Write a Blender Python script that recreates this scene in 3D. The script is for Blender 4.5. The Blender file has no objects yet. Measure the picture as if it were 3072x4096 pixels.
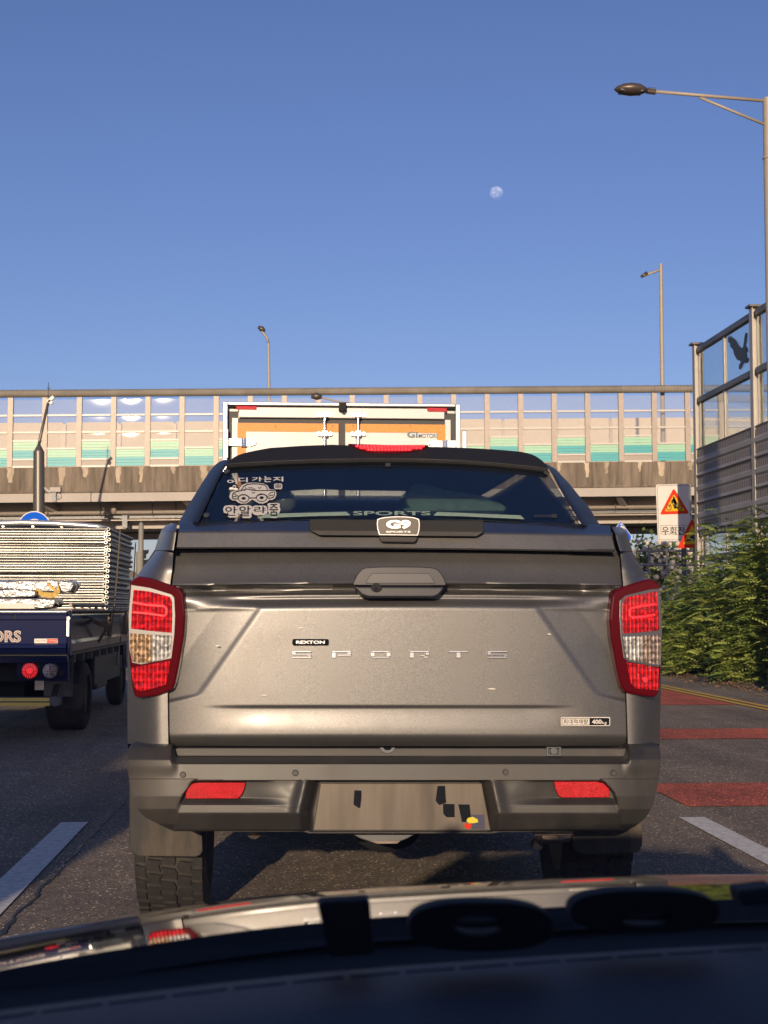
import bpy, math, random
from mathutils import Vector, Matrix
R = math.radians
sc = bpy.context.scene
col = sc.collection

# ------------------------------------------------------------ camera, sky, sun, exposure
FPX = 5676.0                       # focal length in photo pixels (photo 3072 wide)
YAW = R(3.8); PITCH = math.atan(392 / FPX); CAMZ = 1.27
cam = bpy.data.cameras.new('camera')
cam.sensor_fit = 'HORIZONTAL'; cam.sensor_width = 36.0; cam.lens = 36.0 * FPX / 3072
cam.clip_start = 0.05; cam.clip_end = 30000
camo = bpy.data.objects.new('camera', cam); col.objects.link(camo)
camo.location = (0, 0, CAMZ); camo.rotation_euler = (math.pi / 2 + PITCH, 0, -YAW)
sc.camera = camo
cam.dof.use_dof = True; cam.dof.focus_distance = 8.0; cam.dof.aperture_fstop = 17.0     # the dashboard close to the lens is out of focus
SUN_AZ = R(9.5); SUN_EL = R(11.0)
w = bpy.data.worlds.new('World'); sc.world = w; w.use_nodes = True
nt = w.node_tree; bg = nt.nodes['Background']
sky = nt.nodes.new('ShaderNodeTexSky'); sky.sky_type = 'NISHITA'; sky.sun_disc = False
sky.sun_elevation = SUN_EL; sky.sun_rotation = math.pi + SUN_AZ
sky.air_density = 1.0; sky.dust_density = 0.5; sky.ozone_density = 2.6; sky.altitude = 50
wb = nt.nodes.new('ShaderNodeVectorMath'); wb.operation = 'MULTIPLY'; wb.inputs[1].default_value = (.845, .77, 1.06)   # camera white balance of the deep blue sky
nt.links.new(sky.outputs[0], wb.inputs[0]); nt.links.new(wb.outputs[0], bg.inputs[0]); bg.inputs[1].default_value = 0.11
sl = bpy.data.lights.new('sun', 'SUN'); sl.energy = 5.0; sl.angle = R(0.5); sl.color = (1.0, 0.78, 0.55)
so = bpy.data.objects.new('sun', sl); col.objects.link(so)
so.rotation_euler = Vector((math.sin(SUN_AZ) * math.cos(SUN_EL), math.cos(SUN_AZ) * math.cos(SUN_EL), -math.sin(SUN_EL))).to_track_quat('-Z', 'Y').to_euler()
vs = sc.view_settings; vs.view_transform = 'Standard'; vs.look = 'None'; vs.gamma = 1; vs.use_curve_mapping = False
vs.exposure = 0.45
sc.cycles.max_bounces = 8; sc.cycles.transparent_max_bounces = 24

# ------------------------------------------------------------ measuring helper: photo view (1659 wide) -> world
K = 3072 / 1659.0
Fv = Vector((math.sin(YAW) * math.cos(PITCH), math.cos(YAW) * math.cos(PITCH), math.sin(PITCH)))
Rv = Vector((math.cos(YAW), -math.sin(YAW), 0)); Uv = Rv.cross(Fv); C0 = Vector((0, 0, CAMZ))
def ray(dx, dy): return Fv + Rv * ((dx * K - 1536) / FPX) + Uv * ((2048 - dy * K) / FPX)
def at(dx, dy, Y):
    d = ray(dx, dy); return C0 + d * (Y / d.y)
def gnd(dx, dy, z=0.0):
    d = ray(dx, dy); return C0 + d * ((z - CAMZ) / d.z)
class Surf:
    """a flat face of some thing: point p0, outward normal n"""
    def __init__(s, p0, n): s.p0 = Vector(p0); s.n = Vector(n).normalized()
    def p(s, dx, dy, off=0.0):
        d = ray(dx, dy); t = (s.p0 - C0).dot(s.n) / d.dot(s.n); return C0 + d * t + s.n * off
def SY(Y): return Surf((0, Y, 0), (0, -1, 0))
def plane3(a, b, c):
    n = (b - a).cross(c - a).normalized()
    if n.y > 0: n = -n
    return Surf(a, n)

# ------------------------------------------------------------ object helpers
def link(o, parent=None):
    col.objects.link(o)
    if parent is not None: o.parent = parent
    return o
def tag(o, label=None, cat=None, group=None, kind=None):
    if label: o['label'] = label
    if cat: o['category'] = cat
    if group: o['group'] = group
    if kind: o['kind'] = kind
    return o
def thing(name, label, cat, loc=(0, 0, 0), group=None):
    o = bpy.data.objects.new(name, None); o.location = loc; o.empty_display_size = 0.2
    col.objects.link(o); return tag(o, label, cat, group)
class MB:
    def __init__(s): s.v = []; s.f = []; s.mi = []; s.cur = 0
    def add(s, vs_, fs):
        b = len(s.v); s.v += [tuple(x) for x in vs_]
        for f in fs: s.f.append(tuple(b + i for i in f)); s.mi.append(s.cur)
        return s
    def box(s, x0, x1, y0, y1, z0, z1):
        return s.add([(x0,y0,z0),(x1,y0,z0),(x1,y1,z0),(x0,y1,z0),(x0,y0,z1),(x1,y0,z1),(x1,y1,z1),(x0,y1,z1)],
                     [(0,3,2,1),(4,5,6,7),(0,1,5,4),(1,2,6,5),(2,3,7,6),(3,0,4,7)])
    def beam(s, a, b, wx, wz):
        """rectangular bar from a to b; wx sideways, wz the other way"""
        a = Vector(a); b = Vector(b); d = (b - a).normalized()
        up = Vector((0, 0, 1)) if abs(d.z) < .9 else Vector((0, 1, 0))
        u = d.cross(up).normalized() * wx / 2; v = d.cross(u).normalized() * wz / 2
        return s.add([a-u-v, a+u-v, a+u+v, a-u+v, b-u-v, b+u-v, b+u+v, b-u+v],
                     [(0,3,2,1),(4,5,6,7),(0,1,5,4),(1,2,6,5),(2,3,7,6),(3,0,4,7)])
    def tube(s, pts, r, n=10, cap=True, hollow=False):
        pts = [Vector(p) for p in pts]; rs = r if isinstance(r, (list, tuple)) else [r] * len(pts)
        rings = []; prev = None
        for i, p in enumerate(pts):
            d = (pts[min(i+1, len(pts)-1)] - pts[max(i-1, 0)]).normalized()
            if prev is None:
                up = Vector((0, 0, 1)) if abs(d.z) < .9 else Vector((1, 0, 0)); u = d.cross(up).normalized()
            else: u = (prev - d * prev.dot(d)).normalized()
            prev = u; v = d.cross(u)
            rings.append([p + (u * math.cos(2*math.pi*k/n) + v * math.sin(2*math.pi*k/n)) * rs[i] for k in range(n)])
        vv = [q for ring in rings for q in ring]; ff = []
        for i in range(len(rings)-1):
            for k in range(n): ff.append((i*n+k, i*n+(k+1)%n, (i+1)*n+(k+1)%n, (i+1)*n+k))
        if cap: ff.append(tuple(range(n))[::-1]); ff.append(tuple(range((len(rings)-1)*n, len(rings)*n)))
        return s.add(vv, ff)
    def disc(s, c, axis, r, t, n=24):
        c = Vector(c); a = Vector(axis).normalized(); return s.tube([c, c + a * t], r, n)
    def ell(s, c, rx, ry, rz, nu=14, nv=8):
        vv = []; ff = []
        for j in range(nv+1):
            ph = -math.pi/2 + math.pi*j/nv
            for i in range(nu):
                th = 2*math.pi*i/nu
                vv.append((c[0]+rx*math.cos(ph)*math.cos(th), c[1]+ry*math.cos(ph)*math.sin(th), c[2]+rz*math.sin(ph)))
        for j in range(nv):
            for i in range(nu): ff.append((j*nu+i, j*nu+(i+1)%nu, (j+1)*nu+(i+1)%nu, (j+1)*nu+i))
        return s.add(vv, ff)
    def prism(s, pts, surf, t0=0.0, t1=-0.02):
        """outline in view units on a flat face, from height t0 (front) to t1 (back)"""
        n = len(pts); a = [surf.p(x, y, t0) for x, y in pts]; q = surf.n * (t1 - t0); b = [p + q for p in a]
        ff = [tuple(range(n)), tuple(range(2*n-1, n-1, -1))]
        for i in range(n): j = (i+1) % n; ff.append((i, i+n, j+n, j))
        return s.add(a + b, ff)
    def ext(s, pts, d):
        """3-D outline pushed by vector d"""
        n = len(pts); d = Vector(d); a = [Vector(p) for p in pts]; b = [p + d for p in a]
        ff = [tuple(range(n)), tuple(range(2*n-1, n-1, -1))]
        for i in range(n): j = (i+1) % n; ff.append((i, i+n, j+n, j))
        return s.add(a + b, ff)
    def rect(s, x0, y0, x1, y1, surf, t0=0.0, t1=-0.02): return s.prism([(x0,y0),(x1,y0),(x1,y1),(x0,y1)], surf, t0, t1)
    def ring(s, outer, inner, surf, t0=0.0, t1=-0.02):
        n = len(outer); P = [surf.p(x, y, t0) for x, y in outer] + [surf.p(x, y, t0) for x, y in inner]
        Q = [surf.p(x, y, t1) for x, y in outer] + [surf.p(x, y, t1) for x, y in inner]; ff = []
        for i in range(n):
            j = (i+1) % n
            ff += [(i, j, n+j, n+i), (2*n+i, 3*n+i, 3*n+j, 2*n+j), (i, 2*n+i, 2*n+j, j), (n+i, n+j, 3*n+j, 3*n+i)]
        return s.add(P + Q, ff)
    def stroke(s, pts, wd, surf, t0=0.0, t1=-0.002, closed=False):
        """a line of width wd (view units) drawn on a face"""
        P = [Vector((x, y)) for x, y in pts]; n = len(P); L = []; Rr = []
        for i in range(n):
            if closed: d = (P[(i+1) % n] - P[i-1])
            else: d = P[min(i+1, n-1)] - P[max(i-1, 0)]
            d = d.normalized() if d.length > 1e-6 else Vector((1, 0)); q = Vector((-d.y, d.x)) * wd / 2
            L.append(P[i] + q); Rr.append(P[i] - q)
        m = n if closed else n-1
        for i in range(m):
            j = (i+1) % n; s.prism([L[i], L[j], Rr[j], Rr[i]], surf, t0, t1)
        return s
    def build(s, name, mat, parent=None, smooth=False, bevel=0.0, seg=2, auto=None):
        me = bpy.data.meshes.new(name); me.from_pydata(s.v, [], s.f); me.validate(); me.update()
        import bmesh
        bm = bmesh.new(); bm.from_mesh(me); bmesh.ops.recalc_face_normals(bm, faces=bm.faces); bm.to_mesh(me); bm.free()
        for m in (mat if isinstance(mat, (list, tuple)) else [mat]): me.materials.append(m)
        if len(me.materials) > 1 and len(s.mi) == len(me.polygons): me.polygons.foreach_set('material_index', s.mi)
        if smooth: me.polygons.foreach_set('use_smooth', [True] * len(me.polygons))
        if auto and smooth:
            me.polygons.foreach_set('use_smooth', [True]*len(me.polygons)); me.set_sharp_from_angle(angle=R(auto))
        o = bpy.data.objects.new(name, me); link(o, parent)
        if parent is not None: pl = parent_world(parent); o.location = -pl
        if bevel:
            b = o.modifiers.new('bevel', 'BEVEL'); b.width = bevel; b.segments = seg; b.limit_method = 'ANGLE'; b.angle_limit = R(40)
        return o
def parent_world(p):
    v = Vector((0, 0, 0))
    while p is not None: v += Vector(p.location); p = p.parent
    return v
def copy_tree(o, parent=None, **kw):
    c = o.copy(); link(c, parent)
    for ch in list(o.children): copy_tree(ch, c)
    for k, v in kw.items(): c[k] = v
    return c
def sheet(rows, nx, ny, Yf, flip=False):
    """curved panel: rows = [(dy, xleft, xright)...]; Yf(x, y, u) gives the distance of each point"""
    mb = MB(); vv = []
    y0, y1 = rows[0][0], rows[-1][0]
    for j in range(ny+1):
        y = y0 + (y1-y0)*j/ny; k = 0
        while k < len(rows)-2 and y > rows[k+1][0]: k += 1
        a, b = rows[k], rows[k+1]; t = (y-a[0])/max(1e-6, b[0]-a[0]); xl = a[1]+(b[1]-a[1])*t; xr = a[2]+(b[2]-a[2])*t
        for i in range(nx+1):
            u = i/nx; x = xl+(xr-xl)*u; vv.append(at(x, y, Yf(x, y, u)))
    ff = [(j*(nx+1)+i, (j+1)*(nx+1)+i, (j+1)*(nx+1)+i+1, j*(nx+1)+i+1) for j in range(ny) for i in range(nx)]
    mb.add(vv, ff); mb.nx = nx; mb.ny = ny; return mb
def sstep(a, b, x):
    t = max(0.0, min(1.0, (x-a)/(b-a))); return t*t*(3-2*t)
def interp(tab, x):
    if x <= tab[0][0]: return tab[0][1]
    for (a, b), (c, d) in zip(tab, tab[1:]):
        if x <= c: return b + (d-b)*(x-a)/(c-a)
    return tab[-1][1]
def text(name, s, box, surf, mat, parent, t0=0.0015, t1=0.0, bold=0.0, slant=0.0, group_mat=None, fit=True):
    """lettering cut to a box (x0,y0,x1,y1 in view units) on a face"""
    cu = bpy.data.curves.new(name, 'FONT'); cu.body = s; cu.offset = bold; cu.resolution_u = 3; cu.shear = slant
    o = bpy.data.objects.new(name, cu); col.objects.link(o)
    dg = bpy.context.evaluated_depsgraph_get(); me = bpy.data.meshes.new_from_object(o.evaluated_get(dg))
    bpy.data.objects.remove(o); bpy.data.curves.remove(cu)
    if not me.vertices: return None
    xs = [v.co.x for v in me.vertices]; ys = [v.co.y for v in me.vertices]
    ax, bx, ay, by = min(xs), max(xs), min(ys), max(ys)
    x0, y0, x1, y1 = box; n = len(me.vertices); mb = MB()
    def m(v, t):
        return surf.p(x0+(v.co.x-ax)/(bx-ax)*(x1-x0), y1-(v.co.y-ay)/(by-ay)*(y1-y0), t)
    V = [m(v, t0) for v in me.vertices]; F = [tuple(p.vertices) for p in me.polygons]
    mb.add(V, F)
    if abs(t0-t1) > .0021:
        cnt = {}
        for f in F:
            for a, b in zip(f, f[1:]+f[:1]): cnt[(min(a,b), max(a,b))] = cnt.get((min(a,b), max(a,b)), 0)+1
        W = [m(v, t1) for v in me.vertices]; b0 = len(mb.v); mb.v += [tuple(p) for p in W]
        for (a, b), c in cnt.items():
            if c == 1: mb.f.append((a, b, b0+b, b0+a)); mb.mi.append(0)
    bpy.data.meshes.remove(me)
    return mb.build(name, mat, parent)
def smoothmod(o, lv=1):
    m = o.modifiers.new('sub', 'SUBSURF'); m.levels = lv; m.render_levels = lv; return o

# ------------------------------------------------------------ materials
def mat(name, base, rough=0.5, metal=0.0, var=0.0, vscale=5.0, bump=0.0, bscale=60.0, coat=0.0, coatr=0.05,
        emit=None, es=0.0, dirt=None, dirts=3.0, dirtamt=0.4, flake=0.0, streak=False, spec=0.5, aniso=(1,1,1)):
    m = bpy.data.materials.new(name); m.use_nodes = True; N = m.node_tree.nodes; L = m.node_tree.links
    b = N['Principled BSDF']; b.inputs['Roughness'].default_value = rough; b.inputs['Metallic'].default_value = metal
    b.inputs['Coat Weight'].default_value = coat; b.inputs['Coat Roughness'].default_value = coatr
    b.inputs['Specular IOR Level'].default_value = spec
    base = tuple(c*.76 for c in base) if max(base) > .1 else base
    rgb = N.new('ShaderNodeRGB'); rgb.outputs[0].default_value = (*base, 1); out = rgb.outputs[0]
    g = N.new('ShaderNodeNewGeometry'); mp = N.new('ShaderNodeMapping'); mp.inputs['Scale'].default_value = aniso
    L.new(g.outputs['Position'], mp.inputs['Vector'])
    def noise(scale, det=4, rough_=.6):
        n = N.new('ShaderNodeTexNoise'); n.inputs['Scale'].default_value = scale; n.inputs['Detail'].default_value = det
        n.inputs['Roughness'].default_value = rough_; L.new(mp.outputs[0], n.inputs['Vector']); return n
    def mul(a, fac_out, lo, hi):
        mr = N.new('ShaderNodeMapRange'); mr.inputs[1].default_value = .3; mr.inputs[2].default_value = .7
        mr.inputs[3].default_value = lo; mr.inputs[4].default_value = hi; L.new(fac_out, mr.inputs[0])
        v = N.new('ShaderNodeVectorMath'); v.operation = 'SCALE'; L.new(a, v.inputs[0]); L.new(mr.outputs[0], v.inputs['Scale']); return v.outputs[0]
    if var: out = mul(out, noise(vscale).outputs[0], 1-var, 1+var)
    if flake: out = mul(out, noise(flake, 0).outputs[0], .8, 1.2)
    if dirt:
        n = noise(dirts, 6, .7); r = N.new('ShaderNodeMapRange'); r.inputs[1].default_value = .45; r.inputs[2].default_value = .75
        r.inputs[4].default_value = dirtamt; L.new(n.outputs[0], r.inputs[0])
        mx = N.new('ShaderNodeMix'); mx.data_type = 'RGBA'; L.new(r.outputs[0], mx.inputs[0]); L.new(out, mx.inputs[6]); mx.inputs[7].default_value = (*dirt, 1)
        out = mx.outputs[2]
        mr = N.new('ShaderNodeMapRange'); mr.inputs[3].default_value = rough; mr.inputs[4].default_value = min(1, rough+.35)
        L.new(r.outputs[0], mr.inputs[0]); L.new(mr.outputs[0], b.inputs['Roughness'])
    L.new(out, b.inputs['Base Color'])
    if bump:
        n = noise(bscale, 3); bp = N.new('ShaderNodeBump'); bp.inputs['Strength'].default_value = bump; bp.inputs['Distance'].default_value = .01
        L.new(n.outputs[0], bp.inputs['Height']); L.new(bp.outputs[0], b.inputs['Normal'])
    if name == 'galvanised_tube':
        oi = N.new('ShaderNodeObjectInfo'); mr_ = N.new('ShaderNodeMapRange'); mr_.inputs[3].default_value = .45; mr_.inputs[4].default_value = 1.5; L.new(oi.outputs['Random'], mr_.inputs[0])
        v_ = N.new('ShaderNodeVectorMath'); v_.operation = 'SCALE'; L.new(out, v_.inputs[0]); L.new(mr_.outputs[0], v_.inputs['Scale']); L.new(v_.outputs[0], b.inputs['Base Color'])
    if emit: b.inputs['Emission Color'].default_value = (*emit, 1); b.inputs['Emission Strength'].default_value = es
    return m
def glassmat(name, tint=(.9,.95,.95), refl=1.0, rough=0.02, body=0.0, bodycol=(.5,.5,.5), blur=0):
    """window pane: tinted see-through with a Fresnel mirror, and some milky body"""
    m = bpy.data.materials.new(name); m.use_nodes = True; N = m.node_tree.nodes; L = m.node_tree.links; N.clear()
    o = N.new('ShaderNodeOutputMaterial'); t = N.new('ShaderNodeBsdfTransparent'); t.inputs[0].default_value = (*tint, 1)
    gl = N.new('ShaderNodeBsdfGlossy'); gl.inputs['Roughness'].default_value = rough
    fr = N.new('ShaderNodeFresnel'); fr.inputs[0].default_value = 1.5
    mu = N.new('ShaderNodeMath'); mu.operation = 'MULTIPLY'; mu.inputs[1].default_value = refl; mu.use_clamp = True; L.new(fr.outputs[0], mu.inputs[0])
    mx = N.new('ShaderNodeMixShader'); L.new(mu.outputs[0], mx.inputs[0])
    base = t.outputs[0]
    if body:
        d = N.new('ShaderNodeBsdfDiffuse'); d.inputs[0].default_value = (*bodycol, 1)
        m2 = N.new('ShaderNodeMixShader'); m2.inputs[0].default_value = body; L.new(t.outputs[0], m2.inputs[1]); L.new(d.outputs[0], m2.inputs[2]); base = m2.outputs[0]
    L.new(base, mx.inputs[1]); L.new(gl.outputs[0], mx.inputs[2]); L.new(mx.outputs[0], o.inputs[0])
    return m
def lensmat(name, colr, em=0.0, emc=None, scale=(300, 300, 300), strength=.8, rough=.12):
    """moulded lamp lens: glossy coloured plastic with vertical flutes"""
    m = mat(name, colr, rough, 0.0, coat=.8, emit=emc or colr, es=em); N = m.node_tree.nodes; L = m.node_tree.links; b = N['Principled BSDF']
    g = N.new('ShaderNodeNewGeometry'); mp = N.new('ShaderNodeMapping'); mp.inputs['Scale'].default_value = scale; L.new(g.outputs['Position'], mp.inputs[0])
    sx = N.new('ShaderNodeSeparateXYZ'); L.new(mp.outputs[0], sx.inputs[0])
    s1 = N.new('ShaderNodeMath'); s1.operation = 'SINE'; L.new(sx.outputs[0], s1.inputs[0])
    s2 = N.new('ShaderNodeMath'); s2.operation = 'SINE'; L.new(sx.outputs[2], s2.inputs[0])
    ad = N.new('ShaderNodeMath'); ad.operation = 'MULTIPLY_ADD'; L.new(s2.outputs[0], ad.inputs[0]); ad.inputs[1].default_value = .5; L.new(s1.outputs[0], ad.inputs[2])
    bp = N.new('ShaderNodeBump'); bp.inputs['Strength'].default_value = strength; bp.inputs['Distance'].default_value = .004
    L.new(ad.outputs[0], bp.inputs['Height']); L.new(bp.outputs[0], b.inputs['Normal'])
    mr = N.new('ShaderNodeMapRange'); mr.inputs[1].default_value = -1.2; mr.inputs[2].default_value = 1.4; mr.inputs[3].default_value = .35; mr.inputs[4].default_value = 1.5; L.new(ad.outputs[0], mr.inputs[0])
    vo = N.new('ShaderNodeTexVoronoi'); vo.inputs['Scale'].default_value = 95; L.new(g.outputs['Position'], vo.inputs['Vector'])
    sc_ = N.new('ShaderNodeSeparateColor'); L.new(vo.outputs['Color'], sc_.inputs[0]); pw = N.new('ShaderNodeMapRange'); pw.inputs[3].default_value = .35; pw.inputs[4].default_value = 1.55; L.new(sc_.outputs[0], pw.inputs[0])
    m3 = N.new('ShaderNodeMath'); m3.operation = 'MULTIPLY'; L.new(mr.outputs[0], m3.inputs[0]); L.new(pw.outputs[0], m3.inputs[1])
    v = N.new('ShaderNodeVectorMath'); v.operation = 'SCALE'; v.inputs[0].default_value = colr; L.new(m3.outputs[0], v.inputs['Scale']); L.new(v.outputs[0], b.inputs['Base Color'])  # rib shading and sparkle are painted into the lens colour
    return m
M = {}
M['body'] = mat('metallic_grey_paint', (.172, .168, .166), .42, .68, flake=380, coat=.3, coatr=.16, dirt=(.17,.15,.13), dirts=1.6, dirtamt=.35)
M['body_dark'] = mat('dark_grey_paint', (.02, .02, .026), .35, .2, flake=400, coat=.3, coatr=.08)
M['bumper'] = mat('bumper_paint', (.038, .036, .034), .5, .3, coat=.1, coatr=.3, dirt=(.11,.092,.075), dirts=2.2, dirtamt=.4, aniso=(2,2,.6))
M['black'] = mat('black_plastic', (.012, .012, .013), .45, bump=.1, bscale=400)
M['blackmatt'] = mat('matt_black', (.008, .008, .009), .8)
M['blackgloss'] = mat('gloss_black', (.008, .009, .012), .08, coat=.5)
M['trim'] = mat('textured_plastic_trim', (.034, .032, .030), .55, bump=.4, bscale=300, dirt=(.12,.1,.08), dirtamt=.4)
M['rubber'] = mat('tyre_rubber', (.030, .027, .024), .8, var=.3, vscale=8, bump=.3, bscale=90, dirt=(.09,.075,.058), dirts=14, dirtamt=.35)
M['flap'] = mat('mudflap_rubber', (.017, .016, .015), .7, var=.3, bump=.2, dirt=(.16,.12,.08), dirts=4, dirtamt=.5, aniso=(2.5,1,.5))
M['chrome'] = mat('chrome', (.85, .86, .88), .24, 1.0)
M['bezel'] = mat('lamp_bezel_metal', (.30, .29, .29), .3, .9)
M['satin'] = mat('satin_metal', (.45, .45, .46), .35, 1.0)
M['redlens'] = lensmat('red_ribbed_lens', (.55, .008, .012), .10, (1, .02, .02), (420, 1, 230), 1.0)
M['redlit'] = mat('lit_red_light_guide', (.8, .02, .03), .3, emit=(1, .03, .04), es=.75)
M['redhouse'] = mat('dark_red_housing', (.07, .001, .003), .14, coat=.15, spec=.25)
M['redrefl'] = mat('red_reflector', (.62, .015, .018), .3, coat=.6, emit=(1, .03, .03), es=.10, flake=260, var=.2, vscale=30, bump=.8, bscale=200)  # small red glow put in for light the reflectors throw back
M['clearlens'] = lensmat('clear_ribbed_lens', (.55, .53, .50), 0, None, (420, 1, 260), 1.0, .08)
M['amberlens'] = lensmat('amber_ribbed_lens', (.50, .32, .18), 0, None, (420, 1, 260), 1.0, .08)
M['smokelens'] = lensmat('smoked_clear_lens', (.40, .30, .24), 0, None, (420, 1, 260), 1.0, .08)
M['tint'] = glassmat('tinted_window', (.74, .78, .76), .55, .02, .04, (.006, .007, .011))
M['white_vinyl'] = mat('white_vinyl', (.72, .68, .62), .5)
M['dark_vinyl'] = mat('dark_vinyl', (.010, .011, .016), .9, spec=.1)
M['green_vinyl'] = mat('pale_green_print', (.30, .40, .32), .5, var=.15, vscale=60)
M['whitepaint'] = mat('white_truck_paint', (.74, .72, .68), .35, coat=.3, var=.04, vscale=1.2, dirt=(.5,.45,.38), dirts=1.2, dirtamt=.25)
M['whiteframe'] = mat('brushed_aluminium_edge', (.72, .72, .72), .3, .6)
M['seal'] = mat('rubber_seal', (.03, .028, .03), .6)
M['orange_tape'] = mat('orange_reflective_tape', (.80, .28, .006), .5, var=.08, vscale=40, flake=160)
M['navy'] = mat('navy_truck_paint', (.008, .012, .050), .12, .0, coat=.0, spec=.35)
M['galv'] = mat('galvanised_tube', (.28, .28, .265), .36, .85, var=.2, vscale=3, bump=.04, bscale=40)
M['galvold'] = mat('weathered_tube', (.22, .17, .14), .5, .6, var=.4, vscale=12)
M['wrap'] = mat('silver_plastic_wrap', (.24, .24, .25), .25, .4, bump=.7, bscale=16, coat=1)
M['strap'] = mat('yellow_strap', (.6, .38, .06), .6, var=.3, vscale=30)
M['strapdark'] = mat('dirty_strap', (.16, .12, .07), .8)
M['yellow_tape'] = mat('yellow_reflective_tape', (1.0, .74, .14), .5)  # base colour raised to stand in for light the tape throws back
M['lamp_grey'] = mat('beige_grey_pole', (.42, .36, .28), .5, var=.06)
M['lamp_head'] = mat('bronze_lamp_head', (.13, .10, .085), .4, .4)
M['steel_dark'] = mat('dark_steel', (.11, .115, .125), .45, .5, var=.15)
M['pole_dark'] = mat('dark_pole', (.16, .15, .13), .4, .5)
M['concrete'] = mat('stained_concrete', (.25, .20, .15), .9, var=.35, vscale=2.2, bump=.3, bscale=8, dirt=(.07,.055,.04), dirts=3.2, dirtamt=1.0, aniso=(1.0, 1, .10))
M['concrete_light'] = mat('pale_patch_concrete', (.55, .45, .33), .9, var=.3, vscale=2.5, aniso=(1, 1, .3))
M['girder'] = mat('painted_girder', (.47, .42, .37), .6, var=.06, vscale=.6)
M['shade_under'] = mat('shade_toned_soffit', (.05, .05, .05), .9)  # deck and soffit: the shade under the bridge is put into this colour
M['bar_post'] = mat('barrier_post', (.40, .34, .29), .5, .2, var=.1)
M['bar_rail'] = mat('cream_barrier_rail', (.62, .58, .52), .4)
M['bar_green'] = mat('pale_green_slats', (.36, .66, .47), .45, var=.05)
M['bar_teal'] = mat('teal_slats', (.045, .43, .46), .45, var=.05)
M['bar_grey'] = mat('grey_slats', (.40, .34, .29), .5)
M['bar_far'] = mat('beige_far_panel', (.68, .58, .43), .7, var=.05)
M['bar_tube'] = mat('ribbed_noise_reducer', (.25, .22, .18), .7, var=.2, vscale=.8)
M['bar_glass'] = glassmat('acrylic_pane', (.93, .93, .94), .8, .035, .24, (.50, .50, .54))
M['wall_glass'] = glassmat('clear_wall_pane', (.93, .96, .96), .45, .01, .03, (.4, .5, .55))
M['wall_post'] = mat('galvanised_post', (.50, .45, .38), .45, .45, var=.08)
M['wall_rail'] = mat('grey_wall_rail', (.16, .155, .155), .45, .5, var=.1)
M['wall_panel'] = mat('aluminium_noise_panel', (.46, .42, .38), .55, .3, var=.1, vscale=1.0)
M['wall_slot'] = mat('perforation_slot', (.10, .09, .085), .7)
M['bird'] = mat('dark_bird_film', (.03, .05, .065), .6)
M['signwhite'] = mat('white_sign_face', (.78, .72, .64), .5, var=.04)
M['signred'] = mat('red_sign_print', (.75, .04, .01), .7, spec=.15)
M['signyellow'] = mat('yellow_sign_print', (.90, .50, .015), .7, spec=.15)
M['signblack'] = mat('black_sign_print', (.015, .015, .013), .6)
M['signblue'] = mat('blue_sign_print', (.01, .13, .75), .8, spec=.1)
M['signal_grey'] = mat('grey_signal_pole', (.27, .25, .21), .6)
M['hood'] = mat('own_car_paint', (.34, .34, .36), .06, .9, coat=1.0, coatr=.02)
M['dash'] = mat('dashboard_plastic', (.004, .007, .018), .62, bump=.15, bscale=250)
M['tint_dark'] = glassmat('dark_tinted_window', (.045, .05, .055), 1.0, .02, .85, (.006, .007, .011))  # unseen cabin panes, made nearly opaque to keep sun off the dashboard
M['interior'] = mat('dark_interior', (.012, .012, .014), .9)
M['windscreen'] = glassmat('windscreen_glass', (.97, .98, .98), .25, .0)
M['bark'] = mat('bark', (.10, .08, .055), .9, var=.3, bump=.5)
M['leafdark'] = mat('leaf_dark', (.018, .045, .012), .5, var=.4, vscale=2)
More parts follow.
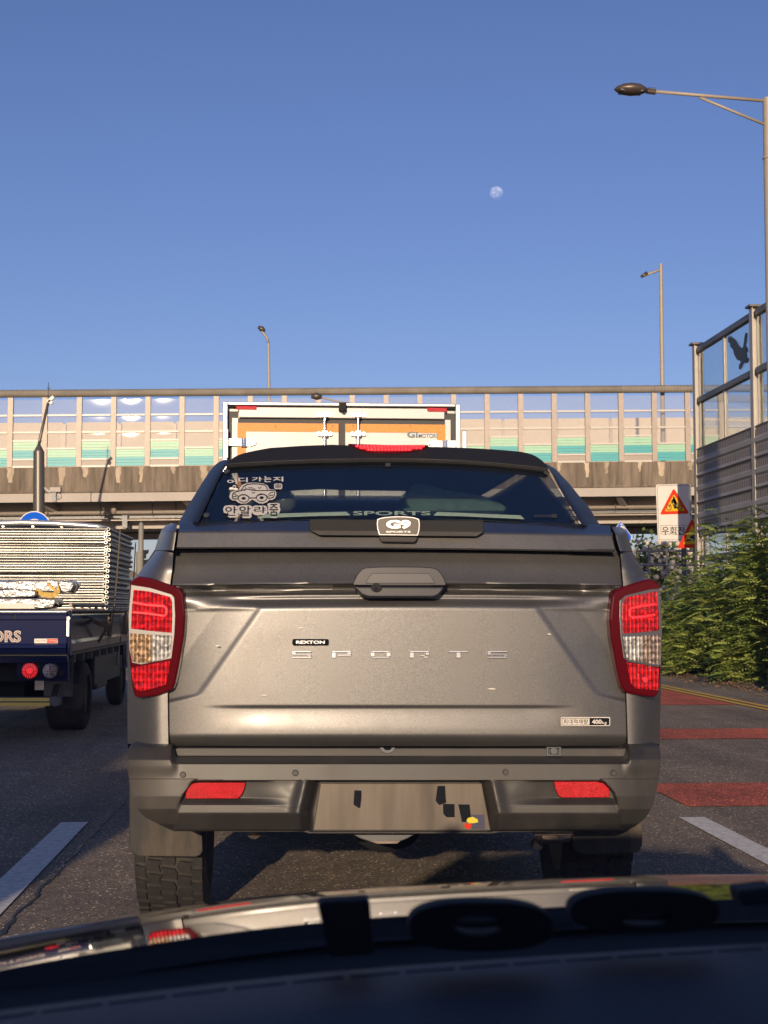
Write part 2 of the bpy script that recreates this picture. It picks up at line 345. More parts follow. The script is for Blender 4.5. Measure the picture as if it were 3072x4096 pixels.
# ------------------------------------------------------------ setting: ground, road, markings
def asphalt(name, base, bright=1.0):
    m = bpy.data.materials.new(name); m.use_nodes = True; N = m.node_tree.nodes; L = m.node_tree.links; b = N['Principled BSDF']
    g = N.new('ShaderNodeNewGeometry')
    def noise(s, d=4, r=.6):
        n = N.new('ShaderNodeTexNoise'); n.inputs['Scale'].default_value = s; n.inputs['Detail'].default_value = d; n.inputs['Roughness'].default_value = r
        L.new(g.outputs['Position'], n.inputs['Vector']); return n.outputs[0]
    def ramp(i, a, b_, lo, hi):
        r = N.new('ShaderNodeMapRange'); r.inputs[1].default_value = a; r.inputs[2].default_value = b_; r.inputs[3].default_value = lo; r.inputs[4].default_value = hi
        L.new(i, r.inputs[0]); return r.outputs[0]
    def mulm(a, c):
        q = N.new('ShaderNodeMath'); q.operation = 'MULTIPLY'; L.new(a, q.inputs[0]); L.new(c, q.inputs[1]); return q.outputs[0]
    big = ramp(noise(.5, 5), .3, .7, .66, 1.3); mid = ramp(noise(6, 4), .3, .7, .85, 1.15)
    vo = N.new('ShaderNodeTexVoronoi'); vo.inputs['Scale'].default_value = 110; L.new(g.outputs['Position'], vo.inputs['Vector'])
    sx = N.new('ShaderNodeSeparateColor'); L.new(vo.outputs['Color'], sx.inputs[0])
    grain = ramp(sx.outputs[0], 0, 1, .45, 1.5)
    spk = ramp(sx.outputs[1], .94, .97, 1.0, 4.2)
    tm = N.new('ShaderNodeMapping'); tm.inputs['Scale'].default_value = (1.6, .05, 1); L.new(g.outputs['Position'], tm.inputs[0])
    tn = N.new('ShaderNodeTexNoise'); tn.inputs['Scale'].default_value = 1.3; tn.inputs['Detail'].default_value = 5; L.new(tm.outputs[0], tn.inputs['Vector']); trk = ramp(tn.outputs[0], .35, .65, .78, 1.15)
    f = mulm(mulm(mulm(big, mid), trk), mulm(grain, spk))
    v = N.new('ShaderNodeVectorMath'); v.operation = 'SCALE'; v.inputs[0].default_value = base; L.new(f, v.inputs['Scale']); L.new(v.outputs[0], b.inputs['Base Color'])
    b.inputs['Roughness'].default_value = .82
    bp = N.new('ShaderNodeBump'); bp.inputs['Strength'].default_value = 1.0; bp.inputs['Distance'].default_value = .004
    L.new(vo.outputs['Distance'], bp.inputs['Height']); L.new(bp.outputs[0], b.inputs['Normal'])
    return m
M['asphalt'] = asphalt('asphalt', (.195, .152, .108))
M['shoulder'] = asphalt('dusty_asphalt', (.19, .155, .12))
M['redpaint'] = asphalt('worn_red_road_paint', (.46, .095, .045))
M['whiteline'] = mat('white_road_paint', (1.0, .96, .88), .7, var=.15, vscale=25, bump=.06, bscale=260, dirt=(.16,.15,.13), dirts=26, dirtamt=.55)
M['yellowline'] = mat('yellow_road_paint', (1.0, .62, .08), .7, var=.15, vscale=20, bump=.4, bscale=150)
M['soil'] = mat('soil_and_litter', (.10, .072, .05), .95, var=.5, vscale=6, bump=1, bscale=25)
M['grass'] = mat('distant_ground', (.10, .10, .055), .95, var=.4, vscale=.3)
def struct(name, mb, m, **k): return tag(mb.build(name, m, **k), kind='structure')
def flat(x0, x1, y0, y1, z): return MB().add([(x0,y0,z),(x1,y0,z),(x1,y1,z),(x0,y1,z)], [(0,1,2,3)])
def poly(pts, z): return MB().add([(x, y, z) for x, y in pts], [tuple(range(len(pts)))])
struct('ground', flat(-3000, 3000, -500, 6000, -.02), M['grass'])
struct('road', flat(-16, 6.9, -60, 400, 0), M['asphalt'])
struct('road_shoulder', flat(6.2, 7.9, -60, 400, .004), M['shoulder'])
# verge of soil under the hedge
mb = MB()
random.seed(3)
prof = [(7.35, .006), (7.7, .05), (8.2, .10), (8.8, .12), (12, .05), (14, 0)]
ny = 90; vv = []; ff = []
for j in range(ny+1):
    y = 8 + j*.4
    for i, (x, z) in enumerate(prof): vv.append((x+random.uniform(-.07,.07), y, z+(random.uniform(0,.05) if i else 0)))
for j in range(ny):
    for i in range(len(prof)-1): a = j*len(prof)+i; ff.append((a, a+1, a+1+len(prof), a+len(prof)))
mb.add(vv, ff); struct('soil_verge', mb, M['soil'])
# lane dashes: left and right of our lane
def lane_dash(x, y0, y1, wd=.16): return tag(flat(x-wd/2, x+wd/2, y0, y1, .006).build('lane_dash', M['whiteline']), kind='structure')
pl = gnd(161, 1778); pr = gnd(1494, 1767)
for k in range(-2, 6):
    if k in (0, -1): lane_dash(pl.x, pl.y-5.0+k*8, pl.y+k*8); lane_dash(pr.x, pr.y-5.0+k*8, pr.y+k*8)
    elif k > 0: lane_dash(pl.x, pl.y-3+k*8, pl.y+k*8); lane_dash(pr.x, pr.y-3+k*8+40, pr.y+k*8+40)
struct('yellow_line', flat(6.02, 6.12, -20, 60, .010), M['yellowline'])
tag(flat(6.20, 6.30, -20, 60, .010).build('yellow_line', M['yellowline']), kind='structure')
def gy(dy, dx=1530): return gnd(dx, dy).y
xl = gnd(1485, 1743).x
for a, b in ((1523, 1487), (1597, 1575), (1743, 1693)):
    ya, yb = gy(a), gy(b)
    tag(flat(xl, 5.98, ya, yb, .006).build('red_stripe', M['redpaint']), kind='structure')
# long tar joint beside the left dashes
mb = MB(); random.seed(5); L_ = []; R_ = []
crk = sorted([(q.y, q.x) for q in (gnd(278,1722), gnd(216,1786), gnd(114,1896), gnd(27,1989), gnd(-60,2085))]); p0 = gnd(275, 1722); p1 = gnd(0, 2080)
n = 160
for i in range(n+1):
    y = 5.0+i*.05; x = interp(crk, y)+.006*math.sin(i*.5)+random.uniform(-.009, .009); wd = random.uniform(.003, .012)
    L_.append((x-wd, y, .005)); R_.append((x+wd, y, .005))
mb.add(L_+R_, [(i, i+1, n+1+i+1, n+1+i) for i in range(n)]); struct('pavement_crack', mb, M['signblack'])

# ------------------------------------------------------------ moon
m = bpy.data.materials.new('moon_surface'); m.use_nodes = True; N = m.node_tree.nodes; L = m.node_tree.links; N.clear()
o = N.new('ShaderNodeOutputMaterial'); ad = N.new('ShaderNodeAddShader'); t = N.new('ShaderNodeBsdfTransparent'); d = N.new('ShaderNodeBsdfDiffuse')
tc = N.new('ShaderNodeTexCoord'); ns = N.new('ShaderNodeTexNoise'); ns.inputs['Scale'].default_value = 1.4; ns.inputs['Detail'].default_value = 3
L.new(tc.outputs['Object'], ns.inputs[0]); cr = N.new('ShaderNodeMapRange'); cr.inputs[1].default_value = .42; cr.inputs[2].default_value = .58; cr.inputs[3].default_value = .10; cr.inputs[4].default_value = .22
L.new(ns.outputs[0], cr.inputs[0]); L.new(cr.outputs[0], d.inputs[0]); L.new(t.outputs[0], ad.inputs[0]); L.new(d.outputs[0], ad.inputs[1]); L.new(ad.outputs[0], o.inputs[0])
# (the day sky in front of the moon shines through it, the sunlit face adds to it)
pc = at(1072, 417, 9000); rr = 15.2*K/FPX*9000
mo = MB().ell((0, 0, 0), 1, 1, 1, 48, 24).build('moon', m, smooth=True); mo.location = pc; mo.scale = (rr*1.0, rr*1.0, rr*.97)
m['back'] = 1
geo = N.new('ShaderNodeNewGeometry'); mxs = N.new('ShaderNodeMixShader'); L.new(geo.outputs['Backfacing'], mxs.inputs[0]); L.new(ad.outputs[0], mxs.inputs[1])
t2 = N.new('ShaderNodeBsdfTransparent'); L.new(t2.outputs[0], mxs.inputs[2]); L.new(mxs.outputs[0], o.inputs[0])
tag(mo, 'pale daytime moon in the clear blue sky', 'moon')

# ------------------------------------------------------------ overpass
BY = 84.0; BR = R(-1.6); GR = .0134
bdir = Vector((math.cos(BR), math.sin(BR), GR)); bc = at(0, 1010, BY); bn = Vector((math.sin(-BR), -math.cos(BR), 0)) ; bn = Vector((math.sin(BR), -math.cos(BR), 0)).normalized()
bback = -bn
def bpt(s, dep, z):
    """s along the bridge (0 = picture left edge), dep behind its front face, z above the parapet top line"""
    return bc + bdir*s + bback*dep + Vector((0, 0, z))
def zpx(dpx, Y=BY): return dpx*K*Y/FPX
S0, S1 = -14.0, 66.0
def bbox(mb, s0, s1, d0, d1, z0, z1):
    P = [bpt(s, d, z) for z in (z0, z1) for s, d in ((s0, d0), (s1, d0), (s1, d1), (s0, d1))]
    return mb.add(P, [(0,3,2,1),(4,5,6,7),(0,1,5,4),(1,2,6,5),(2,3,7,6),(3,0,4,7)])
over = thing('overpass', 'long grey elevated road bridge with stained concrete parapet crossing ahead', 'bridge', bpt(26, 10, -bc.z))
zp = -zpx(55.5)                       # parapet bottom
zg = zp - zpx(19.5)                 # girder fascia bottom
seg = 13.4
s = S0
while s < S1:
    mb = MB(); bbox(mb, s+.01, min(s+seg, S1)-.01, 0, .35, zp, 0); mb.build('parapet', M['concrete'], over, bevel=.02); s += seg
bbox(MB(), S0, S1, -.06, .02, zp+.001, zp+.12).build('parapet_drip', M['concrete'], over)
bbox(MB(), S0, S1, .3, 20, zp-.25, zp+.05).build('deck', M['shade_under'], over)
s = S0+2.1
while s < S1:
    bbox(MB(), s+.02, min(s+17.2, S1)-.02, .05, .25, zg, zp-.02).build('fascia_girder', M['girder'], over); s += 17.2
# box girder behind, with brackets, pipes and hangers
zb1 = zg - zpx(15); zb2 = zb1 - zpx(39)
s = S0
while s < S1:
    bbox(MB(), s+.03, min(s+24, S1)-.03, 2.6, 5.6, zb2, zb1+1.4).build('box_girder', M['girder'], over)
    bbox(MB(), s+.0, min(s+24, S1), 2.45, 2.6, zb2, zb2+.18).build('girder_flange', M['girder'], over); s += 24
bbox(MB(), S0, S1, 12.6, 15.6, zb2, zb1+1.4).build('box_girder', M['girder'], over)
bbox(MB(), S0, S1, 5.6, 12.5, zb2+.25, zb2+.5).build('soffit', M['shade_under'], over)
bbox(MB(), S0, S1, 15.7, 20, zb2+.25, zb2+.6).build('soffit', M['shade_under'], over)
for k in range(10):
    s = -6.5+k*8.6; a = bpt(s, .3, zp-.3); b = bpt(s+.9, 2.5, zb1-.1)
    MB().beam(a, b, .35, .5).build('bracket', M['girder'], over)
zz = zb1-.12
bbox(MB(), S0, S1, 1.9, 2.0, zz-.32, zz-.20).build('cable_tray', M['steel_dark'], over)
MB().tube([bpt(S0, 1.75, zz), bpt(S1, 1.75, zz)], .11, 10).build('drain_pipe', M['bar_post'], over, smooth=True)
bbox(MB(), S0, S1, 1.4, 2.45, zz-.52, zz-.46).build('inspection_walkway', M['bar_post'], over)
for k in range(9):
    s = 7.2+k*8.6-18
    MB().tube([bpt(s, 1.7, zz-.1), bpt(s, 1.7, zz+.62)], .17, 10).build('downpipe', M['bar_post'], over, smooth=True)
    bbox(MB(), s+.55, s+.85, 1.35, 1.9, zz-.95, zz-.2).build('walkway_bracket', M['steel_dark'], over)
for k in range(26):
    s = S0+1+k*3.1; MB().tube([bpt(s, 1.6, zz-.2), bpt(s, 1.6, zz+.5)], .03, 6).build('hanger_rod', M['steel_dark'], over)
# piers, off to the sides
for s in (-9, 62):
    MB().tube([bpt(s, 9, zb2), bpt(s, 9, -bc.z-.3)], 1.1, 20).build('pier', M['concrete'], over, smooth=True, auto=40)
rp = random.Random(8)
for k in range(46):
    s = S0+3+k*1.62+rp.uniform(-.3,.3); hh_ = rp.uniform(.25, 1.05); w0 = rp.uniform(.10, .24); z1_ = zp*rp.choice((.02, .02, .02, .45)); n_ = 5
    L__ = [bpt(s-w0*(1-.5*i/n_)+rp.uniform(-.05,.05), -.006, z1_-hh_*i/n_) for i in range(n_+1)]; R__ = [bpt(s+w0*(1-.5*i/n_)+rp.uniform(-.05,.05), -.006, z1_-hh_*i/n_) for i in range(n_, -1, -1)]
    if z1_-hh_ > zp+.15: MB().ext(L__+R__, bback*.012).build('repair_patch', M['concrete_light'], over)
bay = 73.2*K*BY/FPX
# ------------------------------------------------------------ noise barrier on the overpass
nb = thing('noise_barrier', 'tall see-through noise barrier with pale green and teal slats on the bridge edge', 'barrier', bpt(26, 0, 0))
H = zpx(150); zt = H; rowz = lambda z1843: (685-z1843)/1.843/K*K*BY/FPX     # rows read off the enlarged view
def rz(v): return (685-v)/1.843*BY/FPX
so_ = 20*K*BY/FPX
posts = []; kb = -10
meshes = {}
def shared(key, mk, name, m, loc, parent, **kw):
    """the first copy builds the mesh round its own place, later ones share it"""
    if key not in meshes:
        mb = MB(); mk(mb); ob = mb.build(name, m, None, **kw); meshes[key] = ob
        o = ob
    else: o = meshes[key].copy(); col.objects.link(o)
    o.name = name; o.parent = parent; o.location = Vector(loc)-parent_world(parent); o.rotation_euler = (0, 0, BR) if key[0] == 'b' else (0, 0, 0); return o
W = bay-.34; top_ = rz(185)
lc = lambda s, dep, z: bpt(s, dep, z)
for k in range(-7, 30):
    s = so_+k*bay
    if s > S1-2: break
    shared(('b', 'post'), lambda mb: mb.box(-.15, .15, -.14, .10, 0, top_+.1), 'post', M['bar_post'], lc(s, .1, 0), nb)
    s += bay/2; A = (k % 2 == 0)
    def bx(key, z0, z1, d0, d1, name, m, bow=False):
        def mk(mb):
            if not bow: mb.box(-W/2, W/2, d0, d1, 0, z1-z0)
            else:
                n = 8; vv = []; ff = []
                for j in range(n+1):
                    for i in range(n+1):
                        u = i/n*2-1; v = j/n*2-1; dd = d0-.0035*(1-u*u)*(1-v*v)
                        vv.append((u*W/2, dd, (v+1)/2*(z1-z0)))
                for j in range(n):
                    for i in range(n): q = j*(n+1)+i; ff.append((q, q+1, q+n+2, q+n+1))
                mb.add(vv, ff)
        o = shared(('b', key), mk, name, m, lc(s, .1, z0), nb, smooth=bow)
        o.rotation_euler = (math.atan(0), -math.atan(GR), BR) if not bow else (R(random.uniform(-.5, .5)), -math.atan(GR), BR+R(random.uniform(-.4, .4)))
        if bow and k in (2, 3, 4): o.scale = (1, {2: 1.5, 3: 2.6, 4: 1.5}[k], 1)
        return o
    th = .105
    for v in (305, 430): bx('rail', rz(v)-th/2, rz(v)+th/2, -.13, -.02, 'rail', M['bar_rail'])
    bx('pane_top', rz(300), rz(187), .02, .03, 'pane', M['bar_glass'], True)
    bx('pane_mid', rz(426), rz(310), .02, .03, 'pane', M['bar_glass'], True)
    if A:
        bx('pane_a', rz(488), rz(436), .02, .03, 'pane', M['bar_glass'], True)
        for v in (492, 628, 682): bx('rail', rz(v)-th/2, rz(v)+th/2, -.13, -.02, 'rail', M['bar_rail'])
        for q, (v0, v1, mm, key) in enumerate(((502,522,'bar_green','g'),(523,543,'bar_green','g'),(544,562,'bar_green','g2'),(563,583,'bar_teal','t'),(584,604,'bar_teal','t'),(605,620,'bar_teal','t2'))):
            bx(('sl', key), rz(v1)+.005, rz(v0), -.07 if q % 2 else -.05, .03, 'slat', M[mm])
        bx('slg', rz(677), rz(632), -.06, .0, 'slat', M['bar_grey'])
    else:
        bx('pane_b', rz(545), rz(436), .02, .03, 'pane', M['bar_glass'], True)
        bx('rail', rz(550)-th/2, rz(550)+th/2, -.13, -.02, 'rail', M['bar_rail'])
        for q, (v0, v1, mm, key) in enumerate(((556,576,'bar_green','g'),(577,597,'bar_green','g'),(598,614,'bar_green','g2'),(615,635,'bar_teal','t'),(636,656,'bar_teal','t'),(657,680,'bar_teal','t3'))):
            bx(('sl', key), rz(v1)+.005, rz(v0), -.07 if q % 2 else -.05, .03, 'slat', M[mm])
# ribbed tube along the top
rt = 29/1.843*BY/FPX; zt_ = top_+rt+.1
s = S0
def tubemk(mb):
    n = 10; nn = 2; st = .2
    for q in range(int(bay/st)):
        x = -bay/2+q*st; x2 = min(x+st*.78, bay/2); x3 = min(x+st, bay/2)
        mb.tube([(x,0,0),(x2,0,0)], rt, 12, cap=True)
        if x3 > x2: mb.tube([(x2,0,0),(x3,0,0)], rt*.88, 12, cap=False)
for k in range(-7, 29):
    s = so_+(k+.5)*bay
    if s > S1-2: break
    o = shared(('b', 'tube'), tubemk, 'top_tube', M['bar_tube'], lc(s, .0, zt_), nb); o.rotation_euler = (0, -math.atan(GR), BR)
# far barrier on the other side of the deck, seen through the panes
fb = thing('noise_barrier', 'plain beige noise barrier seen through the panes on the far side of the bridge', 'barrier', bpt(26, 20, 0))
zf = at(400, 1695/K, 104).z-bc.z
k = 0; s = S0-6
while s < S1+10:
    bbox(MB(), s+.1, s+3.9, 19.9, 20.0, zp, zf).build('panel', M['bar_far'], fb)
    bbox(MB(), s-.12, s+.12, 19.75, 20.05, zp, zf-.15).build('post', M['bar_post'], fb); s += 4
bbox(MB(), S0-6, S1+10, 19.7, 19.9, .6, .75).build('guard_rail_beam', M['bar_rail'], fb)

# ------------------------------------------------------------ street lamps
def lamp_mast(name_label, base, top, r0, r1, arm_pts, arm_r, head, headr, brace=None, m='lamp_grey'):
    t = thing('street_lamp', name_label, 'street lamp', base, 'street lamps')
    base = Vector(base); top = Vector(top)
    MB().tube([base, top], [r0, r1], 14).build('pole', M[m], t, smooth=True, auto=40)
    MB().tube([base+Vector((0,0,.0)), base+Vector((0,0,.35))], r0*1.5, 12).build('pole_base', M[m], t)
    MB().tube(arm_pts, arm_r, 8).build('arm', M[m], t, smooth=True)
    if brace: MB().tube(brace, arm_r*.8, 8).build('brace', M[m], t, smooth=True)
    return t
Y = 21.5; top = at(1652, 212, Y); pb = Vector((top.x+.05, Y, 0))
t = lamp_mast('tall beige street lamp at the right edge with long arm above the noise wall', pb, top+Vector((.05,0,0)), .11, .082,
    [at(1655, 218, Y), at(1416, 198, Y-.2)], .028, None, None, [at(1652, 269, Y), at(1512, 211, Y-.1)])
a = at(1400, 197, Y-.2); MB().tube([at(1416,198.5,Y-.2), at(1396,196,Y-.2)], .045, 10).build('arm_sleeve', M['lamp_head'], t)
hc = at(1362, 194, Y-.25); h = MB(); 
h.tube([at(1327,194,Y-.25), at(1333,193,Y-.25), at(1345,192.5,Y-.25), at(1362,192.5,Y-.25), at(1380,193.5,Y-.25), at(1392,195,Y-.25), at(1398,196,Y-.25)], [.012,.07,.125,.15,.135,.08,.035], 18)
hh = h.build('lamp_head', M['lamp_head'], t, smooth=True)
for v in hh.data.vertices:
    cz = (hc.z)
    v.co.z = cz+(v.co.z-cz)*.62 if v.co.z > cz else cz+(v.co.z-cz)*.62
MB().beam(at(1338,197.5,Y-.25), at(1386,200,Y-.25), .2, .03).build('lamp_glass', M['steel_dark'], t)
for k in range(3):
    MB().ell(at(1402+k*6, 192.5, Y-.2), .022, .022, .03, 8, 5).build('bolt', M['chrome'], t)
MB().tube([top+Vector((.05,0,-.95)), top+Vector((.05,0,-.98))], .1, 14).build('joint_ring', M['lamp_grey'], t)
Y = 83.6; top = at(1427.5, 570, Y); b = at(1433, 1016, Y); b2 = Vector((top.x+.1, Y, bpt(0,0,0).z-.4))
t = lamp_mast('slim street lamp standing on the bridge parapet right of the white box truck', (b.x, Y-.0, b.z), top, .15, .10,
    [top+Vector((0,0,-.35)), at(1385, 598, Y)], .075, None, None)
MB().tube([at(1398,590,Y), at(1385,598,Y)], [.13,.09], 8).build('lamp_head', M['lamp_head'], t, smooth=True)
MB().box(b.x-.4, b.x+.4, Y-.35, Y+.1, b.z-1.6, b.z+.05).build('bracket', M['concrete_light'], t)
Y = 104.6; top = at(580, 742, Y); b = at(582, 860, Y)
t = lamp_mast('small street lamp rising behind the bridge barrier left of the box truck', (b.x, Y, b.z-2), top, .13, .1,
    [top, at(577, 730, Y), at(566, 716, Y), at(560, 709, Y)], .09, None, None)
MB().tube([at(572,716,Y), at(566,711,Y), at(558,706,Y)], [.1,.22,.12], 8).build('lamp_head', M['lamp_head'], t, smooth=True)

# lamp head poking above the truck box roof (a lamp further on, before the barrier)
Y = 78.0
t = thing('street_lamp', 'dark street lamp arm and head just above the roof of the white box truck', 'street lamp', (at(758,900,Y).x, Y, 0), 'street lamps')
MB().tube([(at(758,900,Y).x, Y, 0), at(758, 872, Y)], [.13,.09], 10).build('pole', M['lamp_grey'], t, smooth=True)
MB().tube([at(758,872,Y), at(735,869,Y), at(708,862,Y), at(692,858,Y)], .05, 8).build('arm', M['lamp_grey'], t, smooth=True)
MB().tube([at(695,858,Y), at(685,856,Y), at(672,856,Y)], [.1,.22,.12], 8).build('lamp_head', M['lamp_head'], t, smooth=True)

# ------------------------------------------------------------ camera pole on the left
Y = 73.5
bx_ = at(84, 1100, Y)
t = thing('camera_pole', 'thick dark pole with traffic camera box and antenna on the left before the bridge', 'camera pole', (bx_.x, Y, 0))
MB().tube([(bx_.x, Y, 0), at(84, 1100, Y), at(84, 975, Y)], [.34, .30, .28], 16).build('pole', M['pole_dark'], t, smooth=True, auto=40)
MB().tube([at(84,976,Y), at(84,962,Y)], [.27,.1], 12).build('pole_cap', M['pole_dark'], t)
MB().tube([at(84,962,Y), at(86,950,Y), at(104,870,Y)], [.08,.08,.07], 8).build('upper_arm', M['pole_dark'], t, smooth=True)
MB().tube([at(104,872,Y), at(105,826,Y)], .018, 6).build('antenna', M['steel_dark'], t)
MB().tube([at(101.5,836,Y), at(105,841,Y)], .015, 6).build('antenna_tine', M['steel_dark'], t)
MB().tube([at(108.5,836,Y), at(105,841,Y)], .015, 6).build('antenna_tine', M['steel_dark'], t)
MB().beam(at(104,868,Y), at(116,857,Y), .2, .16).build('camera', M['bar_rail'], t)
MB().beam(at(105,866,Y), at(113,872,Y), .2, .16).build('camera', M['bar_rail'], t)
MB().beam(at(92,1052,Y), at(126,1074,Y), .1, .12).build('crossarm', M['steel_dark'], t)
MB().tube([at(88,1090,Y), at(97,1057,Y)], .05, 6).build('stay', M['steel_dark'], t)
MB().rect(107,1052,131,1063, SY(Y-.2), 0, -.4).build('equipment_box', M['girder'], t, bevel=.03)
MB().rect(113,1063,121,1083, SY(Y-.1), 0, -.25).build('equipment_box', M['steel_dark'], t)
MB().tube([at(127+6*math.cos(a_*.5), 1072+7*math.sin(a_*.5), Y-.1) for a_ in range(13)], .02, 5).build('cable_loop', M['steel_dark'], t)

# ------------------------------------------------------------ signs
Y = 42
c = (74, 1140)
t = thing('round_sign', 'round blue sign with a white arch showing above the stacked tubes on the left', 'road sign', (at(74,1140,Y).x, Y+.1, 0))
s_ = SY(Y)
circ = lambda cx, cy, r, n=40: [(cx+r*math.cos(2*math.pi*i/n), cy+r*math.sin(2*math.pi*i/n)) for i in range(n)]
MB().prism(circ(74,1140,36), s_, 0, -.03).build('sign_plate', M['signwhite'], t)
MB().prism(circ(74,1140,34), s_, .004, .001).build('blue_face', M['signblue'], t)
MB().ring(circ(74,1145,24), circ(74,1145,11), s_, .008, .005).build('white_arch', M['signwhite'], t)
MB().tube([(at(74,1140,Y).x, Y+.09, 0), at(74,1140,Y+.09)], .05, 10).build('post', M['signal_grey'], t)
Y = 36
t = thing('traffic_signal', 'grey signal post with dark signal heads seen from behind left of the pickup', 'traffic light', (at(305,1140,Y).x, Y, 0))
MB().tube([(at(305,1140,Y).x, Y, 0), at(305,1133,Y), at(305,1127,Y)], [.07,.065,.02], 12).build('post', M['signal_grey'], t, smooth=True)
MB().tube([(at(303,1140,Y).x, Y+.02, 0), at(303,1192,Y+.02)], [.1,.1], 12).build('post_sleeve', M['signal_grey'], t)
for k in range(2):
    y0 = 1188+k*21
    MB().rect(309, y0, 314, y0+18, SY(Y-.05), 0, -.2).build('signal_head', M['blackmatt'], t)
    MB().ext([at(314,y0+1,Y), at(320,y0-1,Y), at(319,y0+6,Y), at(314,y0+9,Y)], (0,.2,0)).build('visor', M['blackmatt'], t)

Y = 33.5; sw = SY(Y)
p = at(1478, 1100, Y)
t = thing('warning_sign', 'tall white sign board with bicycle warning triangle and boxed lettering beneath', 'road sign', (p.x, Y+.1, 0))
def Z(x, y): return ((2400+x/2.0104)/K, (1150+y/2.0104)/K)     # reading off the enlarged view of the right side
def rrect(x0, y0, x1, y1, r, n=4):
    out = []
    for cx, cy, a0 in ((x1-r,y0+r,-90),(x1-r,y1-r,0),(x0+r,y1-r,90),(x0+r,y0+r,180)):
        for i in range(n+1):
            a_ = R(a0+90*i/n); out.append((cx+r*math.cos(a_), cy+r*math.sin(a_)))
    return out
def warp(pts, q=((449,1585),(731,1578),(744,2038),(466,2040))):
    """unit square to the slightly turned board"""
    (ax,ay),(bx,by),(cx,cy),(dx_,dy_) = q; out = []
    for u, v in pts:
        x = (ax*(1-u)+bx*u)*(1-v)+(dx_*(1-u)+cx*u)*v; y = (ay*(1-u)+by*u)*(1-v)+(dy_*(1-u)+cy*u)*v; out.append(Z(x, y))
    return out
MB().prism(warp(rrect(0,0,1,1,.04)), sw, 0, -.03).build('sign_plate', M['signwhite'], t)
MB().ring(warp(rrect(.03,.02,.97,.98,.03)), warp(rrect(.04,.026,.96,.974,.03)), sw, .004, .002).build('border_line', M['signblack'], t)
tri = lambda a, b, c_: [Z(*a), Z(*b), Z(*c_)]
def tri_round(a, b, c_, r=.08):
    P = [Vector(a), Vector(b), Vector(c_)]; out = []
    for i in range(3):
        p_, q_, n_ = P[i], P[i-1], P[(i+1)%3]; out += [tuple(p_+(q_-p_)*r), tuple(p_+((q_+n_)/2-p_)*r*.45), tuple(p_+(n_-p_)*r)]
    return [Z(*x) for x in out]
MB().prism(tri_round((592,1612),(480,1826),(718,1818)), sw, .010, .004).build('red_triangle', M['signred'], t)
MB().prism(tri_round((592,1662),(518,1800),(682,1796)), sw, .014, .010).build('yellow_triangle', M['signyellow'], t)
cy = MB(); T0, T1 = .020, .014
for cx_ in (553, 638): cy.ring([Z(cx_+22*math.cos(i*.35), 1770+24*math.sin(i*.35)) for i in range(18)], [Z(cx_+16*math.cos(i*.35), 1770+18*math.sin(i*.35)) for i in range(18)], sw, T0, T1)
for st, wd in (([(553,1770),(575,1725),(600,1775),(638,1770)],2.2), ([(575,1725),(622,1738),(600,1775)],2.0), ([(570,1722),(590,1700)],2.5), ([(590,1700),(606,1738),(600,1752),(606,1776)],6), ([(578,1730),(592,1708)],3)):
    cy.stroke([Z(*q) for q in st], wd, sw, T0, T1)
cy.prism([Z(586,1700),(Z(600,1695)),Z(616,1725),Z(612,1745),Z(596,1745)], sw, T0, T1)
cy.prism([Z(592+9*math.cos(i*.8), 1690+10*math.sin(i*.8)) for i in range(8)], sw, T0, T1)
cy.build('cyclist_symbol', M['signblack'], t)
MB().ring(warp(rrect(.09,.72,.95,.88,.02)), warp(rrect(.10,.725,.94,.875,.02)), sw, .006, .003).build('text_box', M['signblack'], t)
x0, y0 = Z(496,1922); x1, y1 = Z(742,1990)
text('lettering', '우회전시', (x0, y0, x1, y1), sw, M['signblack'], t, .006, .003, bold=.012)
MB().tube([(p.x, Y+.09, 0), (p.x, Y+.09, at(1480,1160,Y).z)], .06, 12).build('post', M['steel_dark'], t)
MB().tube([(p.x, Y+.09, 0), (p.x, Y+.09, at(1480,1055,Y).z)], .045, 12).build('post_upper', M['steel_dark'], t)

Y = 32.2; sw = SY(Y)
p = at(1502, 1150, Y)
t = thing('warning_sign', 'red and yellow speed bump warning triangle half hidden behind the noise wall post', 'road sign', (p.x, Y+.1, 0))
MB().prism(tri_round((738,1858),(622,2098),(862,2088)), sw, 0, -.03).build('red_triangle', M['signred'], t)
MB().prism(tri_round((740,1905),(668,2066),(820,2060)), sw, .006, .001).build('yellow_triangle', M['signyellow'], t)
MB().prism([Z(*q) for q in ((680,2040),(715,2020),(728,1998),(752,1988),(790,2000),(812,2035))], sw, .010, .006).build('bump_symbol', M['signblack'], t)
MB().tube([(p.x, Y+.07, 0), (p.x, Y+.07, at(1502,1140,Y).z)], .04, 12).build('post', M['signal_grey'], t)

Y = 27.0; sw = SY(Y)
q1 = lambda x, y: ((2250+x/3.318)/K, (1850+y/3.318)/K)
t = thing('crosswalk_sign', 'blue five sided crosswalk sign just above the right shoulder of the pickup', 'road sign', (at(1347,1150,Y).x, Y+.1, 0))
MB().prism([q1(772,775),(q1(918,975)),q1(912,1050),q1(632,1050),q1(626,975)], sw, 0, -.03).build('sign_plate', M['signwhite'], t)
MB().prism([q1(772,785),(q1(910,978)),q1(904,1042),q1(640,1042),q1(634,978)], sw, .005, .001).build('blue_face', M['signblue'], t)
MB().prism([q1(778+12*math.cos(i*.8), 822+12*math.sin(i*.8)) for i in range(8)], sw, .009, .005).build('walker_head', M['signwhite'], t)
MB().prism([q1(*q) for q in ((760,850),(790,838),(820,860),(828,900),(815,905),(800,880),(770,900),(752,940),(742,935))], sw, .009, .005).build('walker_body', M['signwhite'], t)
xx = at(1347,1150,Y).x-.0
